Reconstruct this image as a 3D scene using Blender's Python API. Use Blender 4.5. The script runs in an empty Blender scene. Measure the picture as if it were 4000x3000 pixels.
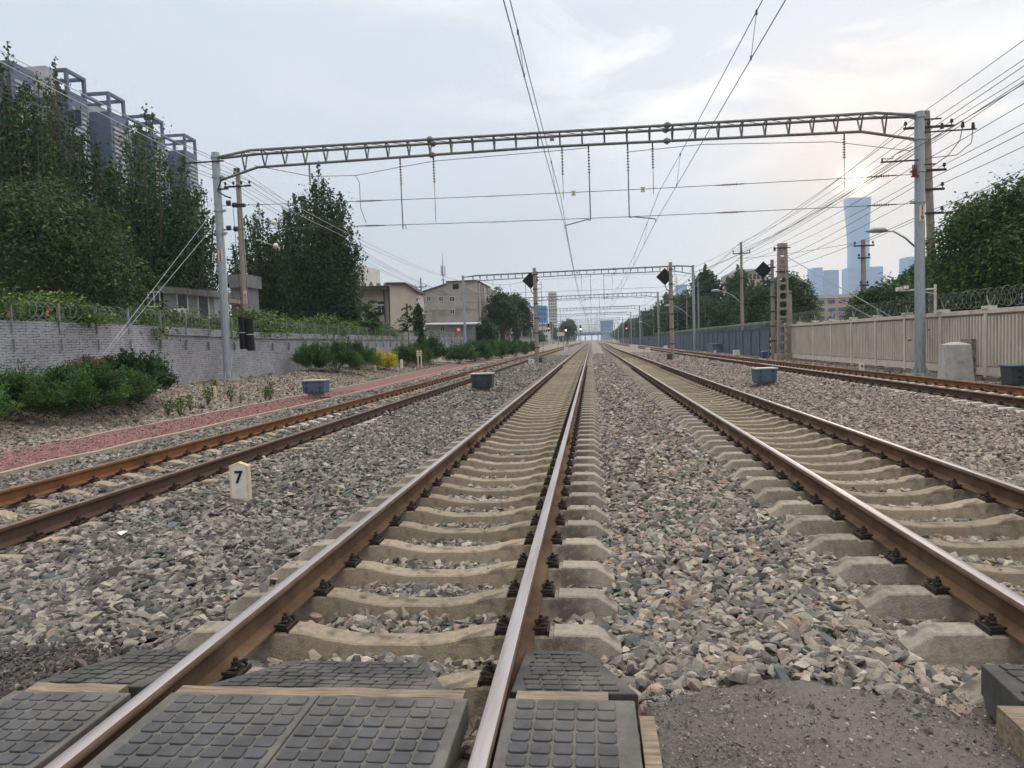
import bpy, bmesh, math, random
import numpy as np
from math import sin, cos, radians, pi, exp
from mathutils import Vector, Matrix

random.seed(7); RNG = np.random.default_rng(7)
S = bpy.context.scene
COL = S.collection

# ---------------------------------------------------------------- camera
FPX, YAW, PITCH, ROLL, CH, CX = 2825.69, 0.111065, 0.057307, 0.034628, 1.43645, 1.18191
fw = np.array([-sin(YAW)*cos(PITCH), cos(YAW)*cos(PITCH), -sin(PITCH)])
rt0 = np.array([cos(YAW), sin(YAW), 0.0]); up0 = np.cross(rt0, fw)
rt = rt0*cos(ROLL) - up0*sin(ROLL); up = rt0*sin(ROLL) + up0*cos(ROLL)
CAMP = np.array([CX, 0.0, CH])
cam_d = bpy.data.cameras.new("camera"); cam = bpy.data.objects.new("camera", cam_d); COL.objects.link(cam)
cam_d.sensor_width = 36.0; cam_d.lens = FPX/4000*36.0; cam_d.clip_start = 0.05; cam_d.clip_end = 20000
mw = Matrix.Identity(4)
for i in range(3):
    mw[i][0] = rt[i]; mw[i][1] = up[i]; mw[i][2] = -fw[i]; mw[i][3] = CAMP[i]
cam.matrix_world = mw
S.camera = cam

def ray(px, py):
    return fw + rt*((px-2000)/FPX) - up*((py-1500)/FPX)
def P(px, py, Y=None, z=None, X=None):
    """where the sight line through a photo pixel meets a plane of the place"""
    d = ray(px, py)
    if Y is not None: s = Y/d[1]
    elif z is not None: s = (z-CH)/d[2]
    else: s = (X-CX)/d[0]
    return CAMP + d*s

# ---------------------------------------------------------------- world, sun, exposure
SUN_AZ, SUN_EL = radians(19.2), radians(10.5)
sdir = Vector((sin(SUN_AZ)*cos(SUN_EL), cos(SUN_AZ)*cos(SUN_EL), sin(SUN_EL)))
W = bpy.data.worlds.new("World"); S.world = W; W.use_nodes = True
nt = W.node_tree; nt.nodes.clear(); N = nt.nodes; L = nt.links
def node(t, **k):
    n = N.new(t)
    for a, b in k.items(): setattr(n, a, b)
    return n
wo = node('ShaderNodeOutputWorld'); add = node('ShaderNodeAddShader')
b1 = node('ShaderNodeBackground'); b2 = node('ShaderNodeBackground')
sk = node('ShaderNodeTexSky'); sk.sky_type = 'NISHITA'; sk.sun_disc = False
sk.sun_elevation = SUN_EL; sk.sun_rotation = SUN_AZ; sk.dust_density = 3.0; sk.air_density = 1.0
hs = node('ShaderNodeHueSaturation'); hs.inputs['Saturation'].default_value = .35; hs.inputs['Value'].default_value = .15; L.new(sk.outputs[0], hs.inputs['Color']); L.new(hs.outputs[0], b1.inputs[0]); b1.inputs[1].default_value = 0.05
tc = node('ShaderNodeTexCoord'); sep = node('ShaderNodeSeparateXYZ'); L.new(tc.outputs['Generated'], sep.inputs[0])
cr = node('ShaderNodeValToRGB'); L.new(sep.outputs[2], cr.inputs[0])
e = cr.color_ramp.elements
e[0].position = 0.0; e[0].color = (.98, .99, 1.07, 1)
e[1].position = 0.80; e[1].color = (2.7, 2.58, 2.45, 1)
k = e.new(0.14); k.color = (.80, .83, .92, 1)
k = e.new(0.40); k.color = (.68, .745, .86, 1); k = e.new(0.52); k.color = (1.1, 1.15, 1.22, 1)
def math_(op, a, b=None):
    n = node('ShaderNodeMath', operation=op)
    for i, v in enumerate((a, b)):
        if v is None: continue
        if hasattr(v, 'is_output'): L.new(v, n.inputs[i])
        else: n.inputs[i].default_value = v
    return n.outputs[0]
dot = node('ShaderNodeVectorMath', operation='DOT_PRODUCT'); L.new(tc.outputs['Generated'], dot.inputs[0]); dot.inputs[1].default_value = sdir
d0 = math_('MAXIMUM', dot.outputs['Value'], 0.0)
def glow(col, power, amt, prev):
    g = math_('MULTIPLY', math_('POWER', d0, power), amt)
    m = node('ShaderNodeMix', data_type='RGBA', blend_type='ADD'); m.clamp_factor = False
    L.new(g, m.inputs['Factor']); L.new(prev, m.inputs[6]); m.inputs[7].default_value = (*col, 1)
    return m.outputs[2]
# thin broken cloud, thicker towards the sun's side
mp = node('ShaderNodeMapping'); L.new(tc.outputs['Generated'], mp.inputs[0]); mp.inputs['Scale'].default_value = (1.6, 1.6, 4.2)
mp.inputs['Location'].default_value = (0.35, 0.1, 0.6)
ns = node('ShaderNodeTexNoise'); L.new(mp.outputs[0], ns.inputs[0]); ns.inputs['Scale'].default_value = 2.4; ns.inputs['Detail'].default_value = 7; ns.inputs['Roughness'].default_value = .62; ns.inputs['Distortion'].default_value = .5
cl = node('ShaderNodeValToRGB'); L.new(ns.outputs[0], cl.inputs[0]); cl.color_ramp.elements[0].position = .47; cl.color_ramp.elements[1].position = .68
side = math_('MULTIPLY', math_('POWER', d0, 9.0), 1.0)
hi = node('ShaderNodeMapRange'); L.new(sep.outputs[2], hi.inputs[0]); hi.inputs[1].default_value = .10; hi.inputs[2].default_value = .30
cf = math_('MULTIPLY', math_('MULTIPLY', side, cl.outputs[0]), hi.outputs[0])
cm = node('ShaderNodeMix', data_type='RGBA'); L.new(cf, cm.inputs['Factor']); 
def veil(col, power, amt, prev):
    m = node('ShaderNodeMix', data_type='RGBA'); L.new(math_('MULTIPLY', math_('POWER', d0, power), amt), m.inputs['Factor']); L.new(prev, m.inputs[6]); m.inputs[7].default_value = (*col, 1); return m.outputs[2]
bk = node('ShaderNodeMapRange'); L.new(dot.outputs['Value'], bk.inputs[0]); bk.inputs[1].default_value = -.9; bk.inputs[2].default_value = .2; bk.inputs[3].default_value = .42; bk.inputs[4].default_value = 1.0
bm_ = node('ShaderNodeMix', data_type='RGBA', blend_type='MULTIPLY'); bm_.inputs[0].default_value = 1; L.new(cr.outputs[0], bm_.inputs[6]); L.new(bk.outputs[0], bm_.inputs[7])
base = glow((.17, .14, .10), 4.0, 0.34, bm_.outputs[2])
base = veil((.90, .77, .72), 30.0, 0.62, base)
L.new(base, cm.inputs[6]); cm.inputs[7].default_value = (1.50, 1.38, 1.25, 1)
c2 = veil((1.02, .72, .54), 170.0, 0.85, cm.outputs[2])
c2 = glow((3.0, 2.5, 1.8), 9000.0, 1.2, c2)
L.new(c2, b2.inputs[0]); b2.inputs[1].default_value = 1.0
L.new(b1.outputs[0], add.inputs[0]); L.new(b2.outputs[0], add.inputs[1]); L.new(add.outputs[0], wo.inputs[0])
sl = bpy.data.lights.new("sun", 'SUN'); sl.energy = 0.75; sl.angle = radians(12); sl.color = (1.0, .80, .62)
so = bpy.data.objects.new("sun", sl); COL.objects.link(so); so.rotation_euler = (-sdir).to_track_quat('-Z', 'Y').to_euler()
S.view_settings.view_transform = 'Standard'; S.view_settings.look = 'None'; S.view_settings.gamma = 1; S.view_settings.exposure = 0.10

# ---------------------------------------------------------------- materials
def mat(name, col, rough=.8, metal=0., col2=None, scale=6., detail=5., bump=0., bscale=None, spec=.3, attr=None, stain=None, coord='Object', wave=None, mscale=None, emit=None, vary=0, outer=None):
    m = bpy.data.materials.new(name); m.use_nodes = True
    t = m.node_tree; n = t.nodes; l = t.links
    bs = n['Principled BSDF']; bs.inputs['Roughness'].default_value = rough; bs.inputs['Metallic'].default_value = metal
    bs.inputs['Specular IOR Level'].default_value = spec
    co = n.new('ShaderNodeTexCoord'); src = co.outputs[coord]
    if mscale:
        mm = n.new('ShaderNodeMapping'); mm.inputs['Scale'].default_value = mscale; l.new(src, mm.inputs[0]); src = mm.outputs[0]
    no = n.new('ShaderNodeTexNoise'); no.inputs['Scale'].default_value = scale; no.inputs['Detail'].default_value = detail; no.inputs['Roughness'].default_value = .65
    l.new(src, no.inputs[0])
    out = None
    if attr:
        a = n.new('ShaderNodeAttribute'); a.attribute_name = attr
        mx = n.new('ShaderNodeMix'); mx.data_type = 'RGBA'; mx.blend_type = 'MULTIPLY'; mx.inputs[0].default_value = 1
        rp = n.new('ShaderNodeMapRange'); rp.inputs[1].default_value = .3; rp.inputs[2].default_value = .7; rp.inputs[3].default_value = .72; rp.inputs[4].default_value = 1.22
        l.new(no.outputs[0], rp.inputs[0]); l.new(a.outputs['Color'], mx.inputs[6]); l.new(rp.outputs[0], mx.inputs[7]); out = mx.outputs[2]
    else:
        c2_ = col2 or tuple(c*.72 for c in col)
        r = n.new('ShaderNodeValToRGB'); r.color_ramp.elements[0].position = .36; r.color_ramp.elements[1].position = .64
        r.color_ramp.elements[0].color = (*c2_, 1); r.color_ramp.elements[1].color = (*col, 1)
        l.new(no.outputs[0], r.inputs[0]); out = r.outputs[0]
    if stain:   # (colour, noise scale, low, high)
        n2 = n.new('ShaderNodeTexNoise'); n2.inputs['Scale'].default_value = stain[1]; n2.inputs['Detail'].default_value = 6; l.new(src, n2.inputs[0])
        mr = n.new('ShaderNodeMapRange'); mr.inputs[1].default_value = stain[2]; mr.inputs[2].default_value = stain[3]; l.new(n2.outputs[0], mr.inputs[0])
        mx2 = n.new('ShaderNodeMix'); mx2.data_type = 'RGBA'; l.new(mr.outputs[0], mx2.inputs[0]); l.new(out, mx2.inputs[6]); mx2.inputs[7].default_value = (*stain[0], 1); out = mx2.outputs[2]
    if vary:
        oi = n.new('ShaderNodeObjectInfo'); vr = n.new('ShaderNodeMapRange'); vr.inputs[3].default_value = 1-vary; vr.inputs[4].default_value = 1+vary*.7; l.new(oi.outputs['Random'], vr.inputs[0])
        mv = n.new('ShaderNodeMix'); mv.data_type = 'RGBA'; mv.blend_type = 'MULTIPLY'; mv.inputs[0].default_value = 1; l.new(out, mv.inputs[6]); l.new(vr.outputs[0], mv.inputs[7]); out = mv.outputs[2]
    if outer:   # (x half width, colour): the concrete outside the rails is greyer than the dusty part between them
        sx = n.new('ShaderNodeSeparateXYZ'); l.new(co.outputs['Object'], sx.inputs[0]); ab = n.new('ShaderNodeMath'); ab.operation = 'ABSOLUTE'; l.new(sx.outputs[0], ab.inputs[0])
        mo = n.new('ShaderNodeMapRange'); mo.inputs[1].default_value = outer[0]-.12; mo.inputs[2].default_value = outer[0]+.12; mo.inputs[4].default_value = .8; l.new(ab.outputs[0], mo.inputs[0])
        mq = n.new('ShaderNodeMix'); mq.data_type = 'RGBA'; mq.blend_type = 'MULTIPLY'; l.new(mo.outputs[0], mq.inputs[0]); l.new(out, mq.inputs[6]); mq.inputs[7].default_value = (*outer[1], 1); out = mq.outputs[2]
    l.new(out, bs.inputs['Base Color'])
    if bump:
        nb = n.new('ShaderNodeTexNoise'); nb.inputs['Scale'].default_value = bscale or scale*4; nb.inputs['Detail'].default_value = 6; l.new(src, nb.inputs[0])
        bp = n.new('ShaderNodeBump'); bp.inputs['Strength'].default_value = bump; bp.inputs['Distance'].default_value = .006
        l.new(nb.outputs[0], bp.inputs['Height']); l.new(bp.outputs[0], bs.inputs['Normal'])
    if emit:
        bs.inputs['Emission Color'].default_value = (*emit[0], 1); bs.inputs['Emission Strength'].default_value = emit[1]
    return m

def gravel_mat(name, cols, scale=22., bump=1.0, dirt=None):
    """small broken stone: every voronoi cell is a stone with its own colour"""
    m = bpy.data.materials.new(name); m.use_nodes = True
    t = m.node_tree; n = t.nodes; l = t.links; bs = n['Principled BSDF']; bs.inputs['Roughness'].default_value = .9; bs.inputs['Specular IOR Level'].default_value = .2
    co = n.new('ShaderNodeTexCoord')
    v = n.new('ShaderNodeTexVoronoi'); v.inputs['Scale'].default_value = scale; l.new(co.outputs['Object'], v.inputs[0])
    sp = n.new('ShaderNodeSeparateColor'); l.new(v.outputs['Color'], sp.inputs[0])
    r = n.new('ShaderNodeValToRGB'); r.color_ramp.interpolation = 'CONSTANT'
    for i, c in enumerate(cols):
        el = r.color_ramp.elements[i] if i < 2 else r.color_ramp.elements.new(.99)
        el.position = i/len(cols); el.color = (*c, 1)
    l.new(sp.outputs[0], r.inputs[0]); out = r.outputs[0]
    no = n.new('ShaderNodeTexNoise'); no.inputs['Scale'].default_value = .7; no.inputs['Detail'].default_value = 6; l.new(co.outputs['Object'], no.inputs[0])
    if dirt:
        mr = n.new('ShaderNodeMapRange'); mr.inputs[1].default_value = dirt[1]; mr.inputs[2].default_value = dirt[2]; l.new(no.outputs[0], mr.inputs[0])
        mx = n.new('ShaderNodeMix'); mx.data_type = 'RGBA'; l.new(mr.outputs[0], mx.inputs[0]); l.new(out, mx.inputs[6]); mx.inputs[7].default_value = (*dirt[0], 1); out = mx.outputs[2]
    l.new(out, bs.inputs['Base Color'])
    bp = n.new('ShaderNodeBump'); bp.inputs['Strength'].default_value = bump; bp.inputs['Distance'].default_value = .03; bp.invert = True
    l.new(v.outputs['Distance'], bp.inputs['Height']); l.new(bp.outputs[0], bs.inputs['Normal'])
    return m

_O1 = ['first', 'second', 'third', 'fourth', 'fifth', 'sixth', 'seventh', 'eighth', 'ninth', 'tenth', 'eleventh', 'twelfth', 'thirteenth', 'fourteenth', 'fifteenth', 'sixteenth', 'seventeenth', 'eighteenth', 'nineteenth', 'twentieth']
def ordinal(i): return _O1[i] if i < 20 else 'twenty-'+_O1[i-20]
# ---------------------------------------------------------------- mesh helpers
def tag(o, label=None, cat=None, group=None, kind=None):
    if label: o['label'] = label
    if cat: o['category'] = cat
    if group: o['group'] = group
    if kind: o['kind'] = kind
    return o
def thing(name, label, cat, loc=(0, 0, 0), group=None, rz=0.):
    o = bpy.data.objects.new(name, None); COL.objects.link(o); o.location = [float(v) for v in loc]; o.rotation_euler = (0, 0, rz); o.empty_display_size = .2
    return tag(o, label, cat, group)
def copy_tree(o, parent=None):
    c = o.copy(); COL.objects.link(c)
    c.parent = parent
    for ch in list(o.children): copy_tree(ch, c)
    return c
def fast_mesh(name, V, F, mats=(), midx=None, col=None, smooth=False):
    """V (n,3); F (m,k) faces of one size"""
    V = np.asarray(V, np.float32); F = np.asarray(F, np.int32); m = bpy.data.meshes.new(name)
    k = F.shape[1]
    m.vertices.add(len(V)); m.vertices.foreach_set('co', V.ravel())
    m.loops.add(F.size); m.loops.foreach_set('vertex_index', F.ravel())
    m.polygons.add(len(F)); m.polygons.foreach_set('loop_start', np.arange(0, F.size, k, dtype=np.int32))
    try: m.polygons.foreach_set('loop_total', np.full(len(F), k, dtype=np.int32))
    except Exception: pass
    for a in mats: m.materials.append(a)
    if midx is not None: m.polygons.foreach_set('material_index', np.asarray(midx, np.int32))
    m.update(calc_edges=True)
    if col is not None:
        a = m.color_attributes.new('tint', 'FLOAT_COLOR', 'POINT'); c4 = np.ones((len(V), 4), np.float32); c4[:, :3] = col; a.data.foreach_set('color', c4.ravel())
    m.polygons.foreach_set('use_smooth', np.full(len(F), bool(smooth)))
    return m
def add_obj(name, mesh, parent=None):
    o = bpy.data.objects.new(name, mesh); COL.objects.link(o)
    if parent is not None: o.parent = parent
    return o

class MB:
    def __init__(s): s.v = []; s.f = []; s.m = []; s.mi = 0
    def box(s, c, d, rz=0., tilt=None):
        x, y, z = d[0]/2, d[1]/2, d[2]/2; b = len(s.v); ca, sa = cos(rz), sin(rz)
        for k in (-1, 1):
            for j in (-1, 1):
                for i in (-1, 1):
                    p = Vector((i*x, j*y, k*z))
                    if tilt is not None: p = tilt @ p
                    s.v.append((c[0]+p.x*ca-p.y*sa, c[1]+p.x*sa+p.y*ca, c[2]+p.z))
        for q in ((0, 2, 3, 1), (4, 5, 7, 6), (0, 1, 5, 4), (2, 6, 7, 3), (0, 4, 6, 2), (1, 3, 7, 5)):
            s.f.append(tuple(b+i for i in q)); s.m.append(s.mi)
        return s
    def b2(s, lo, hi):
        return s.box([(a+b)/2 for a, b in zip(lo, hi)], [b-a for a, b in zip(lo, hi)])
    def tube(s, pts, r, n=6, caps=True):
        pts = [Vector([float(a) for a in p]) for p in pts]; rs = list(r) if hasattr(r, '__len__') else [r]*len(pts); b = len(s.v); prev = None
        for i, p in enumerate(pts):
            t = (pts[min(i+1, len(pts)-1)]-pts[max(i-1, 0)]).normalized()
            if prev is None:
                a = Vector((0, 0, 1)) if abs(t.z) < .9 else Vector((1, 0, 0)); u = t.cross(a).normalized()
            else:
                u = (prev-t*prev.dot(t))
                u = u.normalized() if u.length > 1e-6 else t.orthogonal().normalized()
            prev = u; w = t.cross(u)
            for k in range(n):
                an = 2*pi*k/n; q = p+(u*cos(an)+w*sin(an))*rs[i]; s.v.append((q.x, q.y, q.z))
        for i in range(len(pts)-1):
            for k in range(n):
                a = b+i*n+k; c = b+i*n+(k+1) % n; s.f.append((a, c, c+n, a+n)); s.m.append(s.mi)
        if caps:
            s.f.append(tuple(b+k for k in reversed(range(n)))); s.m.append(s.mi)
            s.f.append(tuple(b+(len(pts)-1)*n+k for k in range(n))); s.m.append(s.mi)
        return s
    def prism(s, prof, a, b, axis='y'):
        """closed profile (list of 2d points) swept from a to b along an axis"""
        n = len(prof); o = len(s.v)
        for t in (a, b):
            for p in prof:
                s.v.append({'y': (p[0], t, p[1]), 'x': (t, p[0], p[1]), 'z': (p[0], p[1], t)}[axis])
        for k in range(n):
            q = (k+1) % n; s.f.append((o+k, o+q, o+n+q, o+n+k)); s.m.append(s.mi)
        s.f.append(tuple(o+k for k in reversed(range(n)))); s.m.append(s.mi)
        s.f.append(tuple(o+n+k for k in range(n))); s.m.append(s.mi)
        return s
    def quad(s, *ps):
        o = len(s.v)
        for p in ps: s.v.append(tuple(float(a) for a in p))
        s.f.append(tuple(range(o, o+len(ps)))); s.m.append(s.mi); return s
    def hexa(s, top, bot):
        """solid from 4 top corners and 4 bottom corners (same order)"""
        o = len(s.v)
        for p in list(bot)+list(top): s.v.append(tuple(float(a) for a in p))
        for q in ((3, 2, 1, 0), (4, 5, 6, 7), (0, 1, 5, 4), (1, 2, 6, 5), (2, 3, 7, 6), (3, 0, 4, 7)):
            s.f.append(tuple(o+i for i in q)); s.m.append(s.mi)
        return s
    def disc(s, c, axis, r, th, n=10):
        c = Vector(c); a = Vector(axis).normalized(); return s.tube([c-a*th/2, c+a*th/2], r, n)
    def build(s, name, mats, parent=None, org=(0, 0, 0), smooth=False, bevel=0.):
        if not isinstance(mats, (list, tuple)): mats = [mats]
        me = bpy.data.meshes.new(name); ox, oy, oz = [float(v) for v in org]
        me.from_pydata([(v[0]-ox, v[1]-oy, v[2]-oz) for v in s.v], [], s.f)
        for m in mats: me.materials.append(m)
        if len(mats) > 1: me.polygons.foreach_set('material_index', s.m)
        me.update()
        if smooth is not False:
            for p in me.polygons: p.use_smooth = True
        o = add_obj(name, me, parent)
        if smooth is not False and smooth is not True:
            me.set_sharp_from_angle(angle=radians(smooth))
        if bevel:
            b = o.modifiers.new('bevel', 'BEVEL'); b.width = bevel; b.segments = 2; b.limit_method = 'ANGLE'
        return o

MT = {}
MT['concrete'] = mat('sleeper_concrete', (.32, .265, .195), .92, col2=(.23, .188, .138), scale=22, detail=9, bump=.9, bscale=90, stain=((.13, .105, .08), 6.5, .53, .66), vary=.2, outer=(.78, (1.04, 1.12, 1.28)))
MT['rust'] = mat('rail_rust_brown', (.125, .080, .050), .9, col2=(.075, .046, .030), scale=5, bump=.3, bscale=60, stain=((.19, .125, .075), 1.1, .5, .75), spec=.1)
MT['rust_o'] = mat('rail_rust_orange', (.23, .098, .040), .9, col2=(.135, .060, .028), scale=4, bump=.3, bscale=60, stain=((.10, .045, .022), 1.3, .52, .75))
MT['rust_d'] = mat('rail_rust_dark', (.095, .056, .040), .9, col2=(.065, .038, .028), scale=4, bump=.3, bscale=60)
MT['steel_top'] = mat('rail_running_band', (.46, .43, .43), .42, .8, col2=(.32, .28, .27), scale=3, mscale=(6, .25, 6), stain=((.20, .12, .08), 5, .60, .8))
MT['head_rust'] = mat('rail_head_brown', (.20, .135, .095), .7, .1, col2=(.13, .085, .055), scale=4)
MT['clip'] = mat('clip_dark_iron', (.055, .042, .034), .75, .3, col2=(.03, .024, .02), scale=30, bump=.3)
MT['pad'] = mat('rubber_pad', (.03, .028, .026), .8)
MT['rubber'] = mat('crossing_rubber', (.085, .086, .092), .75, col2=(.055, .055, .058), scale=7, bump=.35, bscale=90, stain=((.14, .13, .115), 2.3, .52, .8))
MT['rubber_base'] = mat('crossing_rubber_dust', (.14, .132, .118), .85, col2=(.085, .082, .076), scale=6, bump=.35, bscale=80)
MT['rubber_dark'] = mat('crossing_rubber_dark', (.075, .074, .073), .78, col2=(.045, .045, .045), scale=7, bump=.35, bscale=90, stain=((.14, .125, .105), 3, .5, .8))
MT['wood'] = mat('weathered_timber', (.29, .225, .155), .85, col2=(.13, .105, .08), scale=3, mscale=(1.5, 14, 14), bump=.5, bscale=12)
MT['asphalt'] = mat('asphalt', (.165, .148, .135), .95, col2=(.055, .050, .047), scale=60, detail=9, bump=1.0, bscale=160, stain=((.15, .135, .12), 1.5, .45, .75))
MT['asphalt_old'] = mat('asphalt_crumbled', (.11, .10, .095), .95, col2=(.035, .033, .032), scale=60, detail=9, bump=1.0, bscale=120)
MT['galv'] = mat('galvanised_steel', (.42, .46, .49), .5, .55, col2=(.30, .34, .37), scale=3, mscale=(8, 8, 1), bump=.1)
MT['galv_d'] = mat('galvanised_dull', (.22, .235, .24), .6, .5, col2=(.14, .15, .15), scale=3)
MT['iron'] = mat('dark_iron', (.05, .05, .052), .6, .3)
MT['wire'] = mat('wire_dark', (.09, .09, .085), .5, .6)
MT['porc'] = mat('insulator_red_brown', (.13, .030, .020), .3, 0)
MT['porc_w'] = mat('insulator_pale', (.62, .62, .60), .4, 0)
MT['white'] = mat('white_paint', (.72, .69, .60), .7, col2=(.55, .50, .40), scale=8, stain=((.30, .26, .20), 4, .58, .8))
MT['black'] = mat('black_paint', (.015, .015, .016), .5)
# ---------------------------------------------------------------- ground heights
def lerp_tab(x, tab):
    return np.interp(x, [a for a, b in tab], [b for a, b in tab])
def t1x(Y): return lerp_tab(Y, [(0, -4.88), (30, -4.92), (80, -5.05), (150, -5.2), (400, -5.4)])
def t3x(Y): return lerp_tab(Y, [(0, 4.09), (120, 4.09), (160, 4.5), (200, 5.0), (500, 5.5)])
def t4x(Y): return lerp_tab(Y, [(0, 10.62), (16, 10.45), (35, 10.12), (70, 9.75), (130, 9.5), (500, 9.4)])
PROF = [(-60, .3), (-15.2, .34), (-13.2, .30), (-11.6, .02), (-9.9, -.24), (-9.6, -.27), (-7.5, -.27), (-7.0, -.26), (-6.3, -.25), (-5.7, -.30), (-4.1, -.31), (-3.6, -.245), (-2.9, -.29), (-1.5, -.315),
        (-.8, -.335), (.8, -.335), (1.3, -.32), (1.8, -.28), (2.2, -.265), (2.7, -.285), (3.3, -.315), (4.9, -.315), (5.45, -.28), (7, -.27), (9.1, -.24), (9.8, -.30), (11.2, -.30), (11.9, -.27), (12.8, -.30), (14.5, -.42), (15, -.6), (60, -.6)]
def zg(X, Y=None): return lerp_tab(X, PROF)

# ground: one sheet to the horizon
xs = np.unique(np.concatenate([[-6000, -2500, -1000, -400, -150, -80], [a for a, b in PROF], [80, 150, 400, 1000, 2500, 6000]]))
ys = np.array([-300, -60, -10, 0, 4, 10, 20, 35, 60, 100, 160, 260, 420, 700, 1200, 2200, 4500, 9000.])
XX, YY = np.meshgrid(xs, ys); ZZ = zg(XX)-.05
nx = len(xs); ii = np.arange(len(ys)-1)[:, None]*nx+np.arange(nx-1)[None]; F = np.stack([ii, ii+1, ii+nx+1, ii+nx], -1).reshape(-1, 4)
MT['earth'] = gravel_mat('stony_earth', [(.26, .21, .16), (.30, .25, .20), (.20, .17, .14), (.33, .29, .24), (.15, .13, .115)], 11, .7, ((.27, .20, .135), .48, .66))
g = add_obj('ground', fast_mesh('ground', np.stack([XX, YY, ZZ], -1).reshape(-1, 3), F, [MT['earth']])); tag(g, kind='structure')

def strip(name, x0, x1, y0, y1, m, dz=0., nxn=14, nyn=60, wob=0., power=2.2):
    u = np.linspace(0, 1, nyn+1); ysn = y0+(y1-y0)*u**power; V = []
    for y in ysn:
        a = x0(y) if callable(x0) else x0; b = x1(y) if callable(x1) else x1
        xx = np.linspace(a, b, nxn+1); zz = zg(xx)+dz+(wob*np.sin(xx*3.1+y*1.7)*np.cos(y*.9+xx) if wob else 0)
        V.append(np.stack([xx, np.full_like(xx, y), zz], -1))
    V = np.concatenate(V); n = nxn+1; i2 = np.arange(nyn)[:, None]*n+np.arange(nxn)[None]
    return add_obj(name, fast_mesh(name, V, np.stack([i2, i2+1, i2+n+1, i2+n], -1).reshape(-1, 4), [m]))
GREY = [(.165, .155, .14), (.215, .20, .178), (.105, .10, .095), (.26, .24, .205), (.135, .128, .117), (.30, .275, .235), (.18, .168, .15), (.082, .080, .078)]
WARM = [(.25, .215, .175), (.30, .26, .215), (.135, .125, .112), (.31, .255, .21), (.20, .18, .152), (.37, .33, .28), (.17, .16, .148), (.27, .205, .165)]
PINK = [(.27, .212, .18), (.30, .245, .21), (.18, .15, .132), (.32, .255, .222), (.235, .195, .168), (.35, .30, .26), (.17, .155, .14), (.27, .20, .175)]
MT['bed_grey'] = gravel_mat('ballast_bed_grey', GREY, 15); MT['bed_warm'] = gravel_mat('ballast_bed_warm', WARM, 15); MT['bed_pink'] = gravel_mat('ballast_bed_pink', PINK, 15)
tag(strip('ballast_bed', -7.35, 1.3, 1.0, 900, MT['bed_grey'], 0, 24, 60), kind='structure')
tag(strip('ballast_bed', 1.3, 5.6, 1.0, 900, MT['bed_warm'], 0, 14, 60), kind='structure')
tag(strip('ballast_bed', 5.6, 13.9, 1.0, 900, MT['bed_pink'], 0, 20, 60), kind='structure')

# red gravel footpath with its kerb lines
def pathR(y): return float(lerp_tab(y, [(6, -7.72), (14, -7.70), (27, -7.72), (60, -8.7), (100, -9.6), (160, -10.2)]))
def pathL(y): return float(lerp_tab(y, [(6, -9.5), (14, -9.6), (32, -9.6), (60, -10.3), (100, -11.0), (160, -11.6)]))
MT['redgravel'] = gravel_mat('red_gravel', [(.20, .090, .088), (.25, .12, .115), (.16, .075, .075), (.29, .17, .155), (.19, .105, .10)], 26, .8)
MT['kerb'] = mat('kerb_concrete', (.38, .32, .26), .9, col2=(.27, .225, .185), scale=5, bump=.4)
pth = strip('path', lambda y: pathL(y), lambda y: pathR(y), 4.5, 150, MT['redgravel'], .012, 8, 50); tag(pth, kind='structure')
for fn, y0, nm in ((pathR, 5.0, 'kerb_strip'), (pathL, 13.6, 'kerb_strip')):
    b = MB(); yy = y0+(150-y0)*np.linspace(0, 1, 60)**1.8
    for a, c in zip(yy[:-1], yy[1:]):
        xa, xc = fn(a), fn(c); za, zc = zg(xa)+.03+.012*sin(a*3), zg(xc)+.03+.012*sin(c*3); w = .055
        b.hexa([(xa-w, a, za), (xa+w, a, za), (xc+w, c, zc), (xc-w, c, zc)], [(xa-w, a, za-.15), (xa+w, a, za-.15), (xc+w, c, zc-.15), (xc-w, c, zc-.15)])
    tag(b.build(nm, MT['kerb']), kind='structure')

# asphalt of the foot crossing (two patches), draped on the ballast
def asphalt_patch(pts, z, name='asphalt', m_='asphalt'):
    ctr = np.mean(pts, 0); V = [(ctr[0], ctr[1], z+.012)]; n = 0
    ring = []
    for (a, b_) in zip(pts, pts[1:]+pts[:1]):
        for t in np.linspace(0, 1, 7)[:-1]: ring.append((a[0]+(b_[0]-a[0])*t, a[1]+(b_[1]-a[1])*t))
    K = 16; V = []
    for k in range(K+1):
        s_ = 1 if k == 0 else 1-(k-1+.25)/K
        for i, r_ in enumerate(ring):
            wob = 1+.02*sin(i*1.9)+.015*sin(i*4.7) if k < 2 else 1
            x = ctr[0]+(r_[0]-ctr[0])*s_*wob; y = ctr[1]+(r_[1]-ctr[1])*s_*wob
            zz = z+.010*sin(x*5+y*3)+.006*sin(x*13+y*17) - (.14 if k == 0 else 0)
            V.append((x, y, zz))
    R = len(ring); F = []
    for k in range(K):
        for i in range(R): F.append((k*R+i, k*R+(i+1) % R, (k+1)*R+(i+1) % R, (k+1)*R+i))
    return tag(add_obj(name, fast_mesh(name, V, F, [MT[m_]], smooth=True)), kind='structure')
ASR = [(1.35, -1.0), (1.35, 3.06), (1.55, 3.26), (1.85, 3.37), (2.15, 3.36), (2.45, 3.28), (2.66, 3.14), (2.79, 2.95), (2.79, -1.0)]
ASL = [(-3.4, -1.0), (-3.4, 3.5), (-2.6, 3.66), (-2.2, 3.66), (-1.9, 3.66), (-1.55, 3.6), (-1.43, 3.2), (-1.43, -1.0)]
asphalt_patch(ASR, -.165); asphalt_patch(ASL, -.165, m_='asphalt_old')

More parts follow.
